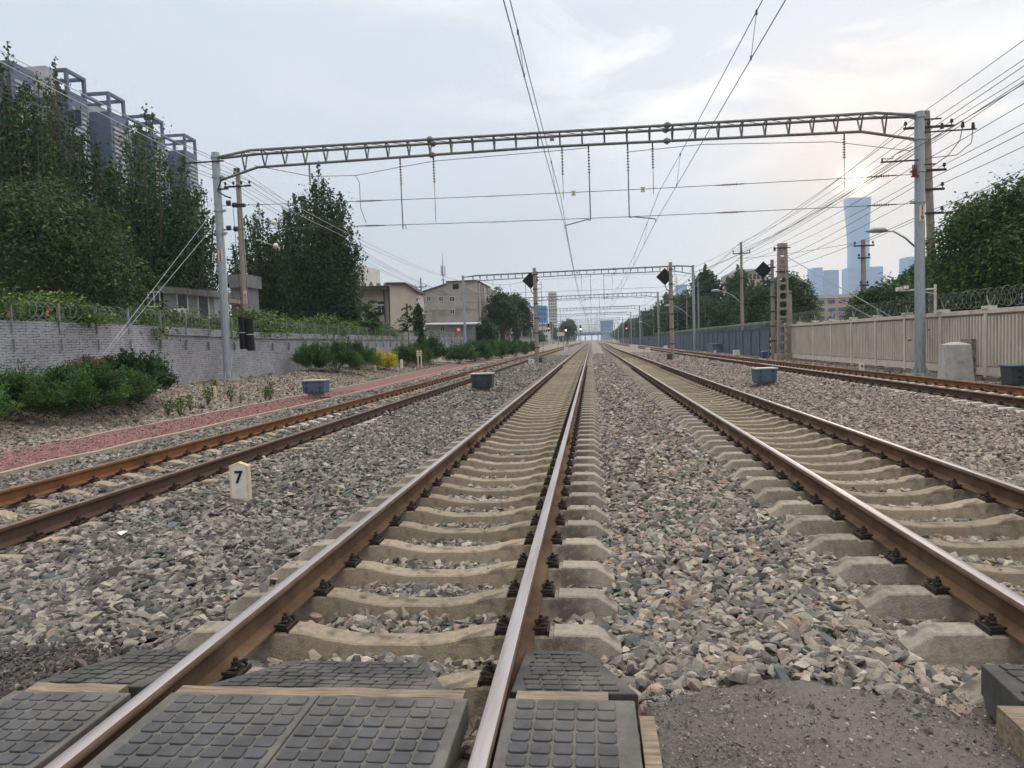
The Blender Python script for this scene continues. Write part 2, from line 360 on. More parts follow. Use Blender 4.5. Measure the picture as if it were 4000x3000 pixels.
# ---------------------------------------------------------------- tracks
RH = .176
def rail_profile():
    hp = [(.075, 0), (.075, .011), (.035, .019), (.0095, .033), (.0085, .060), (.0085, .110), (.011, .124), (.033, .136), (.0355, .142), (.0365, .160), (.031, .171), (.018, .1755), (0, .176)]
    return hp[:-1] + [(0, .176)] + [(-x, z) for x, z in reversed(hp[:-1])]
RP = rail_profile()
def rail(parent, xf, off, mats, zt, y0=.3, y1=700, name='rail', bright=True):
    ys = np.concatenate([np.arange(y0, 60, 5.), np.arange(60, 200, 12.), np.arange(200, y1+1, 50.)])
    V = []; n = len(RP)
    for y in ys:
        for (x, z) in RP: V.append((xf(y)+off+x, y, zt-RH+z))
    V = np.array(V); F = []; mi = []
    for i in range(len(ys)-1):
        for k in range(n):
            q = (k+1) % n; F.append((i*n+k, i*n+q, (i+1)*n+q, (i+1)*n+k))
            zc = (RP[k][1]+RP[q][1])/2; xc = (RP[k][0]+RP[q][0])/2
            mi.append(1 if zc > .1655 else (2 if zc > .134 else 0))
    o = add_obj(name, fast_mesh(name, V, F, mats, mi, smooth=True), parent); o.data.set_sharp_from_angle(angle=radians(38)); return o

# one concrete sleeper, local: centre at origin, rail seat level z=0 at top
def sleeper_mesh(zend=.0):
    # stations along x: (x, top z, half top width, bottom z, half bottom width)
    st = [(-1.30, -.085, .078, -.23, .14), (-1.175, .004, .085, -.24, .15), (-.93, .008, .085, -.24, .15), (-.925, -.006, .088, -.24, .15), (-.60, -.006, .088, -.24, .15), (-.595, .008, .085, -.24, .15),
          (-.50, .000, .085, -.24, .145), (-.36, -.035, .083, -.23, .135), (-.20, -.058, .082, -.22, .125)]
    st = st + [(-a, b_, c, d, e_) for a, b_, c, d, e_ in reversed(st)]
    V = []; F = []
    for x, zt, wt, zb, wb in st: V += [(x, -wb, zb), (x, -wt, zt-.008), (x, -wt+.012, zt), (x, wt-.012, zt), (x, wt, zt-.008), (x, wb, zb)]
    n = 6
    for i in range(len(st)-1):
        for k in range(n):
            q = (k+1) % n; F.append((i*n+k, (i+1)*n+k, (i+1)*n+q, i*n+q))
    me = bpy.data.meshes.new('sleeper'); me.from_pydata(V, [], F+[tuple(range(n)), tuple(reversed(range((len(st)-1)*n, len(st)*n)))]); me.update(); return me
MT['concrete_w'] = mat('sleeper_concrete_pale', (.52, .47, .40), .9, col2=(.40, .36, .30), scale=9, bump=.4, bscale=70)
MT['concrete_t'] = mat('sleeper_concrete_tan', (.37, .29, .195), .9, vary=.2, col2=(.25, .195, .135), scale=9, bump=.5, bscale=70, stain=((.20, .155, .11), 3.2, .52, .72))
SLM = {}
for kname in ('concrete', 'concrete_w', 'concrete_t'):
    me = sleeper_mesh(); me.materials.append(MT[kname]); SLM[kname] = me
# spring clip: bent round bar in a W with its bolt and guide plate; local origin at rail foot edge, +x away from the rail
def clip_mesh():
    b = MB(); z = .0
    b.box((.034, 0, z+.006), (.062, .125, .016))                                     # guide plate
    b.box((.070, 0, z+.004), (.010, .15, .030))
    pts = []
    for t in np.linspace(0, 1, 22):                                                  # W shaped bar
        a = (t-.5)*2; y = a*.058
        x = .030+.034*cos(a*pi*2.0)*(.8 if abs(a) < .5 else 1); zz = .030+.016*cos(a*pi*2.2)+.004
        pts.append((x, y, z+zz))
    b.tube(pts, .0085, 6)
    b.tube([(-.012, -.058, z+.026), (.03, -.070, z+.035), (.062, -.052, z+.026)], .0085, 6)
    b.tube([(-.012, .058, z+.026), (.03, .070, z+.035), (.062, .052, z+.026)], .0085, 6)
    b.tube([(.030, 0, z), (.030, 0, z+.085)], .0115, 6); b.tube([(.030, 0, z+.045), (.030, 0, z+.066)], .021, 6); b.tube([(.030, 0, z+.038), (.030, 0, z+.045)], .026, 10)
    o = b.build('rail_clip', MT['clip'], smooth=35); me = o.data; bpy.data.objects.remove(o); return me
CLIP = clip_mesh()
def clip_far():
    b = MB(); b.box((.034, 0, .012), (.07, .13, .03)); b.box((.03, 0, .05), (.04, .05, .05)); b.box((.03, 0.0, .034), (.06, .13, .018)); o = b.build('x', MT['clip']); me = o.data; bpy.data.objects.remove(o); return me
CLIPF = clip_far()
G2 = .7525
def track(label, xf, zt, rmats, y_first, pitch, kinds, n_ind, n_clip, clip_near, grp, y1=700):
    root = thing('railway_track', label, 'railway track', (xf(0), 0, zt), 'railway tracks side by side')
    for off, mm in ((-G2, rmats[0]), (G2, rmats[1])):
        r = rail(root, lambda y: xf(y)-xf(0), off, mm, 0., y1=y1)
    rest = MB()
    zs = -RH-.012
    for i in range(int((y1-y_first)/pitch)):
        y = y_first+i*pitch; x = xf(y)-xf(0); k = kinds(i)
        if i < n_ind:
            o = add_obj('sleeper', SLM[k], root); o.location = (x, y, zs); o.rotation_euler = (0, 0, random.uniform(-.004, .004))
            if k == 'concrete_w': o['label'] = 'pale newer concrete sleeper'
            if i < n_clip:
                for sx in (-1, 1):
                    for side in (-1, 1):
                        c = add_obj('rail_clip', CLIP if i < clip_near else CLIPF, o)
                        c.location = (sx*G2+side*.075, 0, .004); c.rotation_euler = (0, 0, 0 if side > 0 else pi)
        else:
            if y < 300:
                rest.hexa([(x-1.2, y-.085, zs), (x-1.2, y+.085, zs), (x-.5, y+.085, zs), (x-.5, y-.085, zs)], [(x-1.3, y-.15, zs-.2), (x-1.3, y+.15, zs-.2), (x-.5, y+.15, zs-.2), (x-.5, y-.15, zs-.2)])
                rest.hexa([(x+.5, y-.085, zs), (x+.5, y+.085, zs), (x+1.2, y+.085, zs), (x+1.2, y-.085, zs)], [(x+.5, y-.15, zs-.2), (x+.5, y+.15, zs-.2), (x+1.3, y+.15, zs-.2), (x+1.3, y-.15, zs-.2)])
                rest.hexa([(x-.5, y-.085, zs-.03), (x-.5, y+.085, zs-.03), (x+.5, y+.085, zs-.03), (x+.5, y-.085, zs-.03)], [(x-.5, y-.13, zs-.2), (x-.5, y+.13, zs-.2), (x+.5, y+.13, zs-.2), (x+.5, y-.13, zs-.2)])
    o = rest.build('far_sleepers', MT[kinds(1)], root); o['kind'] = 'stuff'
    return root
cf_ = lambda v: (lambda y: v)
RM_bright = [MT['rust'], MT['steel_top'], MT['head_rust']]
TR2 = track('railway track straight ahead with bright worn rail tops and black rubber crossing panels', cf_(0.), 0., (RM_bright, RM_bright), 3.47-.085, .6, lambda i: 'concrete', 100, 70, 24, '')
TR3 = track('brown railed track right of the middle, bending away far off', t3x, .03, (RM_bright, RM_bright), 2.86-.085, .6, lambda i: 'concrete', 100, 60, 22, '')
TR1 = track('rusty orange railed track on the left beside the red gravel path', t1x, -.06, ([MT['rust_o'], MT['head_rust'], MT['rust_o']], [MT['rust_d'], MT['head_rust'], MT['rust_d']]), 5.0, .57,
            lambda i: 'concrete_w' if i in (18, 19, 20, 21, 22, 23, 46, 47, 48, 90, 91) else 'concrete_t', 100, 60, 12, '')
TR4 = track('rusty railed track on the far right on pale sleepers beside the concrete fence', t4x, -.02, ([MT['rust_d'], MT['head_rust'], MT['rust_d']], [MT['rust_o'], MT['head_rust'], MT['rust_o']]), 13.0, .6, lambda i: 'concrete_w', 100, 75, 0, '')
# fishplates at the rail joint of the middle track
for off in (-G2, G2):
    for (yj) in (5.95,) if off > 0 else (5.95,):
        b = MB(); s_ = 1 if off < 0 else 1
        for sd in (-1, 1):
            b.box((off+sd*.022, yj+5.2, -.09), (.022, .55, .085))
            for q in (-.2, -.07, .07, .2): b.disc((off+sd*.04, yj+5.2+q, -.09), (1, 0, 0), .018, .03, 6)
        o = b.build('fishplate', MT['rust'], TR2)

# chalk and paint marks on a few sleepers
MT['chalk'] = mat('chalk', (.62, .60, .57), .9); MT['redmark'] = mat('red_mark', (.50, .12, .11), .8)
def marks(root, xc, y, z, strokes, m, name='chalk_marks'):
    b = MB(); O = root.location
    for (x0, y0, x1, y1) in strokes:
        d = Vector((x1-x0, y1-y0, 0)); nrm = Vector((-d.y, d.x, 0)).normalized()*.007
        b.quad((xc+x0-nrm.x, y+y0-nrm.y, z), (xc+x1-nrm.x, y+y1-nrm.y, z), (xc+x1+nrm.x, y+y1+nrm.y, z), (xc+x0+nrm.x, y+y0+nrm.y, z))
    b.build(name, MT[m], root, O)
SC = [(-.26, -.04, -.20, .04), (-.20, .04, -.15, -.03), (-.24, 0, -.17, .01), (-.05, -.04, -.05, .04), (-.05, 0, .02, .04), (-.05, 0, .02, -.04), (.08, .03, .14, .03), (.14, .03, .12, -.04), (.19, -.03, .25, .03), (.19, .03, .24, -.02)]
for r_, xc, i, py in ((TR2, 0., 0, 1945), (TR3, 4.09, 0, 1872)):
    y_ = 3.385+.6*round((P(1250, py, z=-.24)[1]-3.385)/.6) if r_ is TR2 else 2.775+.6*round((P(3450, py, z=-.22)[1]-2.775)/.6)
    marks(r_, xc, y_, r_.location[2]-RH-.012-.0545, SC, 'chalk')
    if r_ is TR3: marks(r_, xc, y_+1.8, r_.location[2]-RH-.012-.018, [(.33, -.03, .47, .0), (.34, .0, .46, .03), (.36, -.05, .44, .05)], 'redmark', 'red_marks')
# ---------------------------------------------------------------- rubber crossing panels
def crossing_panel(name, label, x0, x1, y0, y1, zt, pitchx, pitchy, th=.11, dark=False, skew=0., zback=None, back=None, margin=(.03, .03, .02, .02), group='rubber panels of the foot crossing'):
    """flat or ramped slab with rows of raised rounded pads; zback/back=(xa,xb): the far edge is lower and narrower"""
    root = thing(name, label, 'crossing panel', ((x0+x1)/2, (y0+y1)/2, zt-th), group)
    bx = back or (x0, x1); zb = zt if zback is None else zback
    def T(u, v, h=0.):       # u across 0..1, v along 0..1
        a = x0+(bx[0]-x0)*v; c = x1+(bx[1]-x1)*v
        return (a+(c-a)*u, y0+(y1-y0)*v, zt+(zb-zt)*v+h)
    base = MB(); bot = min(zt, zb)-th
    base.hexa([T(0, 0), T(1, 0), T(1, 1), T(0, 1)], [(x0, y0, bot), (x1, y0, bot), (bx[1], y1, bot), (bx[0], y1, bot)])
    base.build('slab', MT['rubber_dark'] if dark else MT['rubber_base'], root, root.location, bevel=.006)
    pads = MB(); ny = max(1, int(round((y1-y0-margin[2]-margin[3])/pitchy)))
    for j in range(ny):
        yc = y0+margin[2]+(j+.5)*(y1-y0-margin[2]-margin[3])/ny; v = (yc-y0)/(y1-y0); a, c = T(0, v)[0]+margin[0], T(1, v)[0]-margin[1]
        nx_ = int((c-a)/pitchx); off = (j % 2)*0.0+skew*(yc-y0)
        for i in range(nx_):
            xc = (a+c)/2+(i-(nx_-1)/2)*pitchx
            z = zt+(zb-zt)*v; hx, hy, r = pitchx*.435, (y1-y0)/ny*.415, .008
            sl_ = (zb-zt)/(y1-y0); h = .008 if not dark else .009
            o = len(pads.v)
            jx, jy = random.uniform(.96, 1.01), random.uniform(.96, 1.01); hx *= jx; hy *= jy; h *= random.uniform(.6, 1.1); xc += random.uniform(-.0015, .0015); r = random.uniform(.006, .011)
            prof = [(-hx+r, -hy), (hx-r, -hy), (hx, -hy+r), (hx, hy-r), (hx-r, hy), (-hx+r, hy), (-hx, hy-r), (-hx, -hy+r)]
            for kk, (hh, sc) in enumerate(((-.002, 1.0), (h-.002, .985), (h, .94))):
                for (p, q) in prof: pads.v.append((xc+p*sc, yc+q*sc, z+sl_*q+hh))
            for kk in range(2):
                for m_ in range(8):
                    n_ = (m_+1) % 8; pads.f.append((o+kk*8+m_, o+kk*8+n_, o+kk*8+8+n_, o+kk*8+8+m_)); pads.m.append(0)
            pads.f.append(tuple(o+16+m_ for m_ in range(8))); pads.m.append(0)
    pads.build('tread_pads', MT['rubber'] if not dark else MT['rubber_dark'], root, root.location)
    return root
for (ya, yb), w in (((1.94, 2.86), 'nearest'), ):
    pass
crossing_panel('crossing_panel', 'grey rubber crossing panel left of the seam between the shiny rails', -.665, -.004, 1.90, 2.865, -.022, .083, .078, margin=(.035, .002, .02, .02))
crossing_panel('crossing_panel', 'grey rubber crossing panel right of the seam between the shiny rails', .002, .635, 1.90, 2.865, -.022, .083, .078, margin=(.002, .035, .02, .02))
crossing_panel('crossing_panel', 'grey rubber crossing panel just outside the right shiny rail, beside asphalt', .80, 1.315, 1.90, 2.87, -.020, .080, .080, margin=(.012, .045, .02, .02))
crossing_panel('crossing_panel', 'grey rubber crossing panel outside the left shiny rail at the lower left corner', -1.40, -.845, 1.90, 2.855, -.022, .080, .078, margin=(.05, .02, .02, .02))
crossing_panel('ramp_panel', 'dark sloping rubber ramp between the shiny rails', -.60, .53, 2.955, 3.50, -.045, .086, .064, th=.05, dark=True, zback=-.165, back=(-.41, .31), group='dark rubber ramps behind the crossing panels')
crossing_panel('ramp_panel', 'dark sloping rubber ramp outside the right shiny rail', .80, 1.335, 2.965, 3.62, -.040, .082, .066, th=.07, dark=True, zback=-.150, back=(.80, 1.12), group='dark rubber ramps behind the crossing panels')
crossing_panel('ramp_panel', 'dark sloping rubber ramp outside the left shiny rail, by black asphalt', -1.43, -.86, 2.955, 3.58, -.045, .084, .066, th=.07, dark=True, zback=-.150, back=(-1.29, -.86), group='dark rubber ramps behind the crossing panels')
crossing_panel('ramp_panel', 'dark rubber ramp at the right edge of the picture beside the brown rail', 2.80, 3.27, 2.93, 3.34, -.02, .10, .07, th=.18, dark=True, zback=-.06, back=(2.86, 3.27), group='dark rubber ramps behind the crossing panels')
crossing_panel('crossing_panel', 'dark rubber crossing panel in the lower right corner by a timber beam', 2.80, 3.27, 1.9, 2.80, .005, .10, .09, th=.16, dark=True)
def timber(label, lo, hi, rz=0.):
    c = [(a+b)/2 for a, b in zip(lo, hi)]; b = MB(); d = [q-p for p, q in zip(lo, hi)]
    n = 8; L_ = d[0] if d[0] > d[1] else d[1]; ax = 0 if d[0] > d[1] else 1
    for i in range(n):      # slightly uneven plank
        t0, t1 = -.5+i/n, -.5+(i+1)/n; w0, w1 = random.uniform(-.05, .05), random.uniform(-.05, .05)
    pr = []
    tp, bt = [], []
    V = []
    for i in range(n+1):
        t = -.5+i/n; w = [random.uniform(.9, 1.06) for _ in range(3)]
        if ax == 0: V += [(t*d[0], -.5*d[1]*w[0], -.5*d[2]), (t*d[0], .5*d[1]*w[1], -.5*d[2]), (t*d[0], .5*d[1]*w[1], .5*d[2]*w[2]), (t*d[0], -.5*d[1]*w[0], .5*d[2]*w[2])]
        else: V += [(-.5*d[0]*w[0], t*d[1], -.5*d[2]), (.5*d[0]*w[1], t*d[1], -.5*d[2]), (.5*d[0]*w[1], t*d[1], .5*d[2]*w[2]), (-.5*d[0]*w[0], t*d[1], .5*d[2]*w[2])]
    for i in range(n):
        for k in range(4): b.f.append((i*4+k, i*4+(k+1) % 4, i*4+4+(k+1) % 4, i*4+4+k)); b.m.append(0)
    b.f += [(3, 2, 1, 0), tuple(n*4+k for k in range(4))]; b.m += [0, 0]; b.v = V
    o = b.build('timber_strip', MT['wood']); o.location = c; o.rotation_euler[2] = rz
    return tag(o, label, 'timber', 'timber strips of the crossing')
timber('long thin timber strip between panel and ramp inside the shiny rails', (-.66, 2.872, -.12), (.61, 2.945, -.028))
timber('short timber strip between panel and ramp right of the shiny rails', (.83, 2.878, -.12), (1.21, 2.955, -.03))
timber('short timber strip between panel and ramp left of the shiny rails', (-1.36, 2.862, -.12), (-.92, 2.945, -.03))
timber('split weathered timber lying along the panel edge beside the asphalt', (1.325, 1.95, -.14), (1.385, 2.80, -.045), .0)
timber('timber beam in the lower right corner against the rubber crossing panel', (2.70, 1.9, -.16), (2.795, 2.90, -.03), 0)

# ---------------------------------------------------------------- ballast stones
def ico(sub=0):
    t = (1+5**.5)/2
    v = np.array([(-1, t, 0), (1, t, 0), (-1, -t, 0), (1, -t, 0), (0, -1, t), (0, 1, t), (0, -1, -t), (0, 1, -t), (t, 0, -1), (t, 0, 1), (-t, 0, -1), (-t, 0, 1)], float)
    f = [(0, 11, 5), (0, 5, 1), (0, 1, 7), (0, 7, 10), (0, 10, 11), (1, 5, 9), (5, 11, 4), (11, 10, 2), (10, 7, 6), (7, 1, 8), (3, 9, 4), (3, 4, 2), (3, 2, 6), (3, 6, 8), (3, 8, 9), (4, 9, 5), (2, 4, 11), (6, 2, 10), (8, 6, 7), (9, 8, 1)]
    v /= np.linalg.norm(v[0])
    for _ in range(sub):
        v = list(map(tuple, v)); cache = {}; nf = []
        def mid(a, b):
            k = (min(a, b), max(a, b))
            if k not in cache:
                m = (np.array(v[a])+np.array(v[b]))/2; m /= np.linalg.norm(m); v.append(tuple(m)); cache[k] = len(v)-1
            return cache[k]
        for a, b, c in f:
            x, y, z = mid(a, b), mid(b, c), mid(c, a); nf += [(a, x, z), (b, y, x), (c, z, y), (x, y, z)]
        f = nf; v = np.array(v)
    return v, np.array(f)
def rock_shapes(sub, n, planes):
    """angular broken stones: convex hulls of a few random points"""
    out = []
    for _ in range(n):
        k = int(RNG.integers(9, 14)) if sub else int(RNG.integers(8, 11)); d = RNG.normal(size=(k, 3)); d /= np.linalg.norm(d, axis=1)[:, None]
        d *= RNG.uniform(.82, 1.12, (k, 1)); d *= np.array([1.12, RNG.uniform(.65, 1.0), RNG.uniform(.42, .78)])
        bm = bmesh.new()
        for q in d: bm.verts.new(q)
        bmesh.ops.convex_hull(bm, input=bm.verts); bmesh.ops.triangulate(bm, faces=bm.faces)
        bm.verts.index_update(); v = np.array([q.co[:] for q in bm.verts]); f = np.array([[q.index for q in fc.verts] for fc in bm.faces]); bm.free(); out.append((v, f))
    return out, None
def scatter_rocks(XY, size, shapes, f_, palette, zfun, bury=.25, tilt=.38):
    n = len(XY); az = RNG.uniform(0, 2*pi, n); ax_ = RNG.normal(0, tilt, n); ay = RNG.normal(0, tilt, n)
    def R(a, i, j):
        M_ = np.zeros((n, 3, 3)); M_[:, 0, 0] = M_[:, 1, 1] = M_[:, 2, 2] = 1; M_[:, i, i] = np.cos(a); M_[:, j, j] = np.cos(a); M_[:, i, j] = -np.sin(a); M_[:, j, i] = np.sin(a); return M_
    M_ = R(ax_, 1, 2)@R(ay, 0, 2)@R(az, 0, 1)
    z = zfun(XY[:, 0], XY[:, 1])+size*bury+RNG.uniform(-.012, .016, n)
    pal = np.array(palette); c = pal[RNG.integers(0, len(pal), n)]*RNG.uniform(.8, 1.25, n)[:, None]*RNG.normal(1, .02, (n, 3)); idx = RNG.integers(0, len(shapes), n)
    dr = np.min([np.abs(np.abs(XY[:, 0]-xc)-G2) for xc in (0., 4.09)], 0); st_ = np.clip(1-dr/.42, 0, 1)[:, None]*.75; c = c*(1-st_)+(c.mean(1)[:, None]*np.array([1.12, .86, .62]))*st_
    VV, FF, CC, o = [], [], [], 0
    for q, (v, f) in enumerate(shapes):
        k = np.where(idx == q)[0]
        if not len(k): continue
        W_ = np.einsum('nij,nkj->nki', M_[k], v[None]*size[k][:, None, None]); W_[:, :, 0] += XY[k, 0, None]; W_[:, :, 1] += XY[k, 1, None]; W_[:, :, 2] += z[k][:, None]
        VV.append(W_.reshape(-1, 3)); FF.append((f[None]+(np.arange(len(k))*len(v))[:, None, None]).reshape(-1, 3)+o); CC.append(np.repeat(c[k], len(v), 0)); o += len(k)*len(v)
    return np.concatenate(VV), np.concatenate(FF), np.concatenate(CC)
def in_view(X, Y, m=2.0):
    h = np.abs((X-CX)*cos(YAW)+Y*sin(YAW)); dpt = Y*cos(YAW)-(X-CX)*sin(YAW)
    return h < dpt*.73+m
def keep_clear(X, Y):
    k = np.ones(len(X), bool)
    def tr(xc, y0, pitch, half, zone=1.28, inner=True):
        dx = np.abs(X-xc); fy = ((Y-y0+pitch/2) % pitch)-pitch/2
        return (dx < zone) & (np.abs(fy) < half)
    k &= ~tr(0, 3.385, .6, .125); k &= ~tr(t3x(Y), 2.775, .6, .125); k &= ~tr(t1x(Y), 5.0, .57, .10, 1.2); k &= ~tr(t4x(Y), 13.0, .6, .11)
    for xc in (0., t3x(Y), t1x(Y), t4x(Y)):
        for s_ in (-G2, G2): k &= ~(np.abs(X-xc-s_) < .095)
    k &= ~((Y < 2.96) & (X > -1.5) & (X < 1.42)); k &= ~((Y < 3.55) & (X > -1.40) & (X < -.82)); k &= ~((Y < 3.6) & (X > .8) & (X < 1.22-.3*(Y-3.6))); k &= ~((Y < 3.48) & (X > -.50) & (X < .42)); k &= ~((Y < 3.38) & (X > 2.84) & (X < 3.3))
    def inside(poly):
        c = np.zeros(len(X), bool); n = len(poly)
        for i in range(n):
            (x1, y1), (x2, y2) = poly[i], poly[(i+1) % n]
            c ^= ((y1 > Y) != (y2 > Y)) & (X < (x2-x1)*(Y-y1)/((y2-y1) or 1e-9)+x1)
        return c
    k &= ~inside(ASR); k &= ~inside(ASL)
    return k
def zrock(X, Y):
    z = zg(X)+.02*np.sin(X*2.3+Y*1.1)*np.cos(Y*.7-X)
    near = np.clip((4.6-Y)/1.2, 0, 1); z = z+near*.085*np.exp(-((X-2.05)/.62)**4)+near*.075*np.exp(-((X+2.4)/.9)**4)
    return z
MT['stone'] = mat('crushed_stone', (.3, .3, .3), .88, attr='tint', scale=30, detail=4, bump=.4, bscale=120, spec=.25)
def bed_stones(name, x0, x1, pal, label):
    parts = []
    for (ya, yb, dens, sz, sub) in ((2.3, 7.0, 860, .0365, 1), (7.0, 17., 520, .038, 0), (17., 40., 210, .048, 0), (40., 85., 75, .075, 0)):
        area = (x1-x0)*(yb-ya); n = int(area*dens)
        X = RNG.uniform(x0, x1, n); Y = RNG.uniform(ya, yb, n); k = in_view(X, Y) & keep_clear(X, Y); X, Y = X[k], Y[k]
        if not len(X): continue
        size = sz*np.exp(np.clip(RNG.normal(0, .34, len(X)), -.8, .62)); sh, f = rock_shapes(sub, 40, 7 if sub else 3)
        parts.append(scatter_rocks(np.stack([X, Y], -1), size, sh, f, pal, zrock))
    V = []; F = []; C_ = []; o = 0
    for v, f, c in parts: V.append(v); F.append(f+o); C_.append(c); o += len(v)
    ob = add_obj(name, fast_mesh(name, np.concatenate(V), np.concatenate(F), [MT['stone']], col=np.concatenate(C_)))
    return tag(ob, kind='stuff', label=label)
SG = GREY*3+[(.24, .18, .15), (.20, .17, .13), (.29, .26, .22), (.11, .125, .125)]
SW = WARM*3+GREY*2+[(.28, .18, .13), (.34, .31, .26), (.32, .28, .23), (.10, .10, .10), (.11, .12, .12)]
bed_stones('ballast', -7.3, -1.25, SG+GREY, 'grey crushed stone between the left and middle tracks')
bed_stones('ballast', -1.25, 1.25, SW+SG, 'crushed stone between the sleepers of the middle track')
bed_stones('ballast', 1.25, 5.5, SW, 'warm tan and grey crushed stone right of the middle track')
bed_stones('ballast', 5.5, 9.3, PINK+WARM[:3], 'pinkish crushed stone between the right hand tracks')
bed_stones('ballast', 9.3, 14.0, WARM+GREY, 'grey crushed stone around the far right track')

# grit and loose stones lying on the asphalt
def grit(name, label, x0, x1, y0, y1, zz, n, sz, pal):
    X = RNG.uniform(x0, x1, n); Y = RNG.uniform(y0, y1, n); edge = RNG.uniform(0, 1, n) < np.clip(.35+(Y-y0)/(y1-y0), 0, 1); X, Y = X[edge], Y[edge]; k = in_view(X, Y); X, Y = X[k], Y[k]
    sh, f = rock_shapes(0, 20, 2); v, f, c = scatter_rocks(np.stack([X, Y], -1), sz*np.exp(RNG.normal(0, .55, len(X))), sh, f, pal, lambda x, y: zz+0*x, bury=.3)
    tag(add_obj(name, fast_mesh(name, v, f, [MT['stone']], col=c)), kind='stuff', label=label)
grit('grit', 'fine grit and chippings on the asphalt between the two middle tracks', 1.38, 2.75, 2.2, 3.25, -.165+.010, 6500, .0036, WARM+GREY+[(.08, .075, .07)]*6)
grit('grit', 'fine grit and chippings on the crumbled asphalt at the lower left', -3.3, -1.45, 2.6, 3.6, -.165+.010, 9000, .0070, [(.06, .055, .05), (.10, .09, .08), (.04, .04, .04), (.20, .18, .16), (.13, .11, .10)])

# small stones that have rolled onto the sleepers and panels
def spilled(xc, y0, pitch, zr, n, half=1.2, y1=13.):
    k = RNG.integers(0, int((y1-y0)/pitch), n); X = RNG.uniform(-half, half, n); Y = y0+k*pitch+RNG.uniform(-.07, .07, n); ok = np.abs(np.abs(X)-G2) > .17; X, Y = X[ok], Y[ok]
    zt = lerp_tab(np.abs(X), [(0, -.058), (.20, -.058), (.36, -.035), (.50, 0), (.6, .006), (1.17, .004), (1.3, -.08)])
    V = zr-RH-.012+zt; tab = dict(zip(zip(X+xc, Y), V)); sh, f = rock_shapes(0, 20, 2)
    return np.stack([X+xc, Y], -1), V
def spill_obj():
    A_ = [spilled(0., 3.385, .6, 0., 150), spilled(4.09, 2.775, .6, .03, 130)]; XYs = np.concatenate([a[0] for a in A_]); Z_ = np.concatenate([a[1] for a in A_]); k = in_view(XYs[:, 0], XYs[:, 1]); XYs, Z_ = XYs[k], Z_[k]
    sh, f = rock_shapes(0, 20, 2); v, f, c = scatter_rocks(XYs, .011*np.exp(RNG.normal(0, .5, len(XYs))), sh, f, SW, lambda x, y: Z_+.012, bury=.2, tilt=.2)
    tag(add_obj('spilled_stones', fast_mesh('spilled_stones', v, f, [MT['stone']], col=c)), kind='stuff', label='small stones spilled on the tops of the sleepers')
spill_obj()
# ---------------------------------------------------------------- lettering
def text_obj(s, size, m, parent, loc, rot=(pi/2, 0, 0), name='number', th=.004, org=None):
    c = bpy.data.curves.new('t', 'FONT'); c.body = s; c.size = size; c.align_x = 'CENTER'; c.align_y = 'CENTER'; c.extrude = th; c.offset = size*.018
    o = bpy.data.objects.new('t', c); COL.objects.link(o); bpy.context.view_layer.update()
    me = bpy.data.meshes.new_from_object(o.evaluated_get(bpy.context.evaluated_depsgraph_get())); bpy.data.objects.remove(o); bpy.data.curves.remove(c)
    me.name = name; me.materials.clear(); me.materials.append(m)
    n = add_obj(name, me, parent); n.location = [float(a) for a in loc]; n.rotation_euler = rot
    return n
def rel(p, root): return tuple(float(a)-float(b) for a, b in zip(p, root.location))

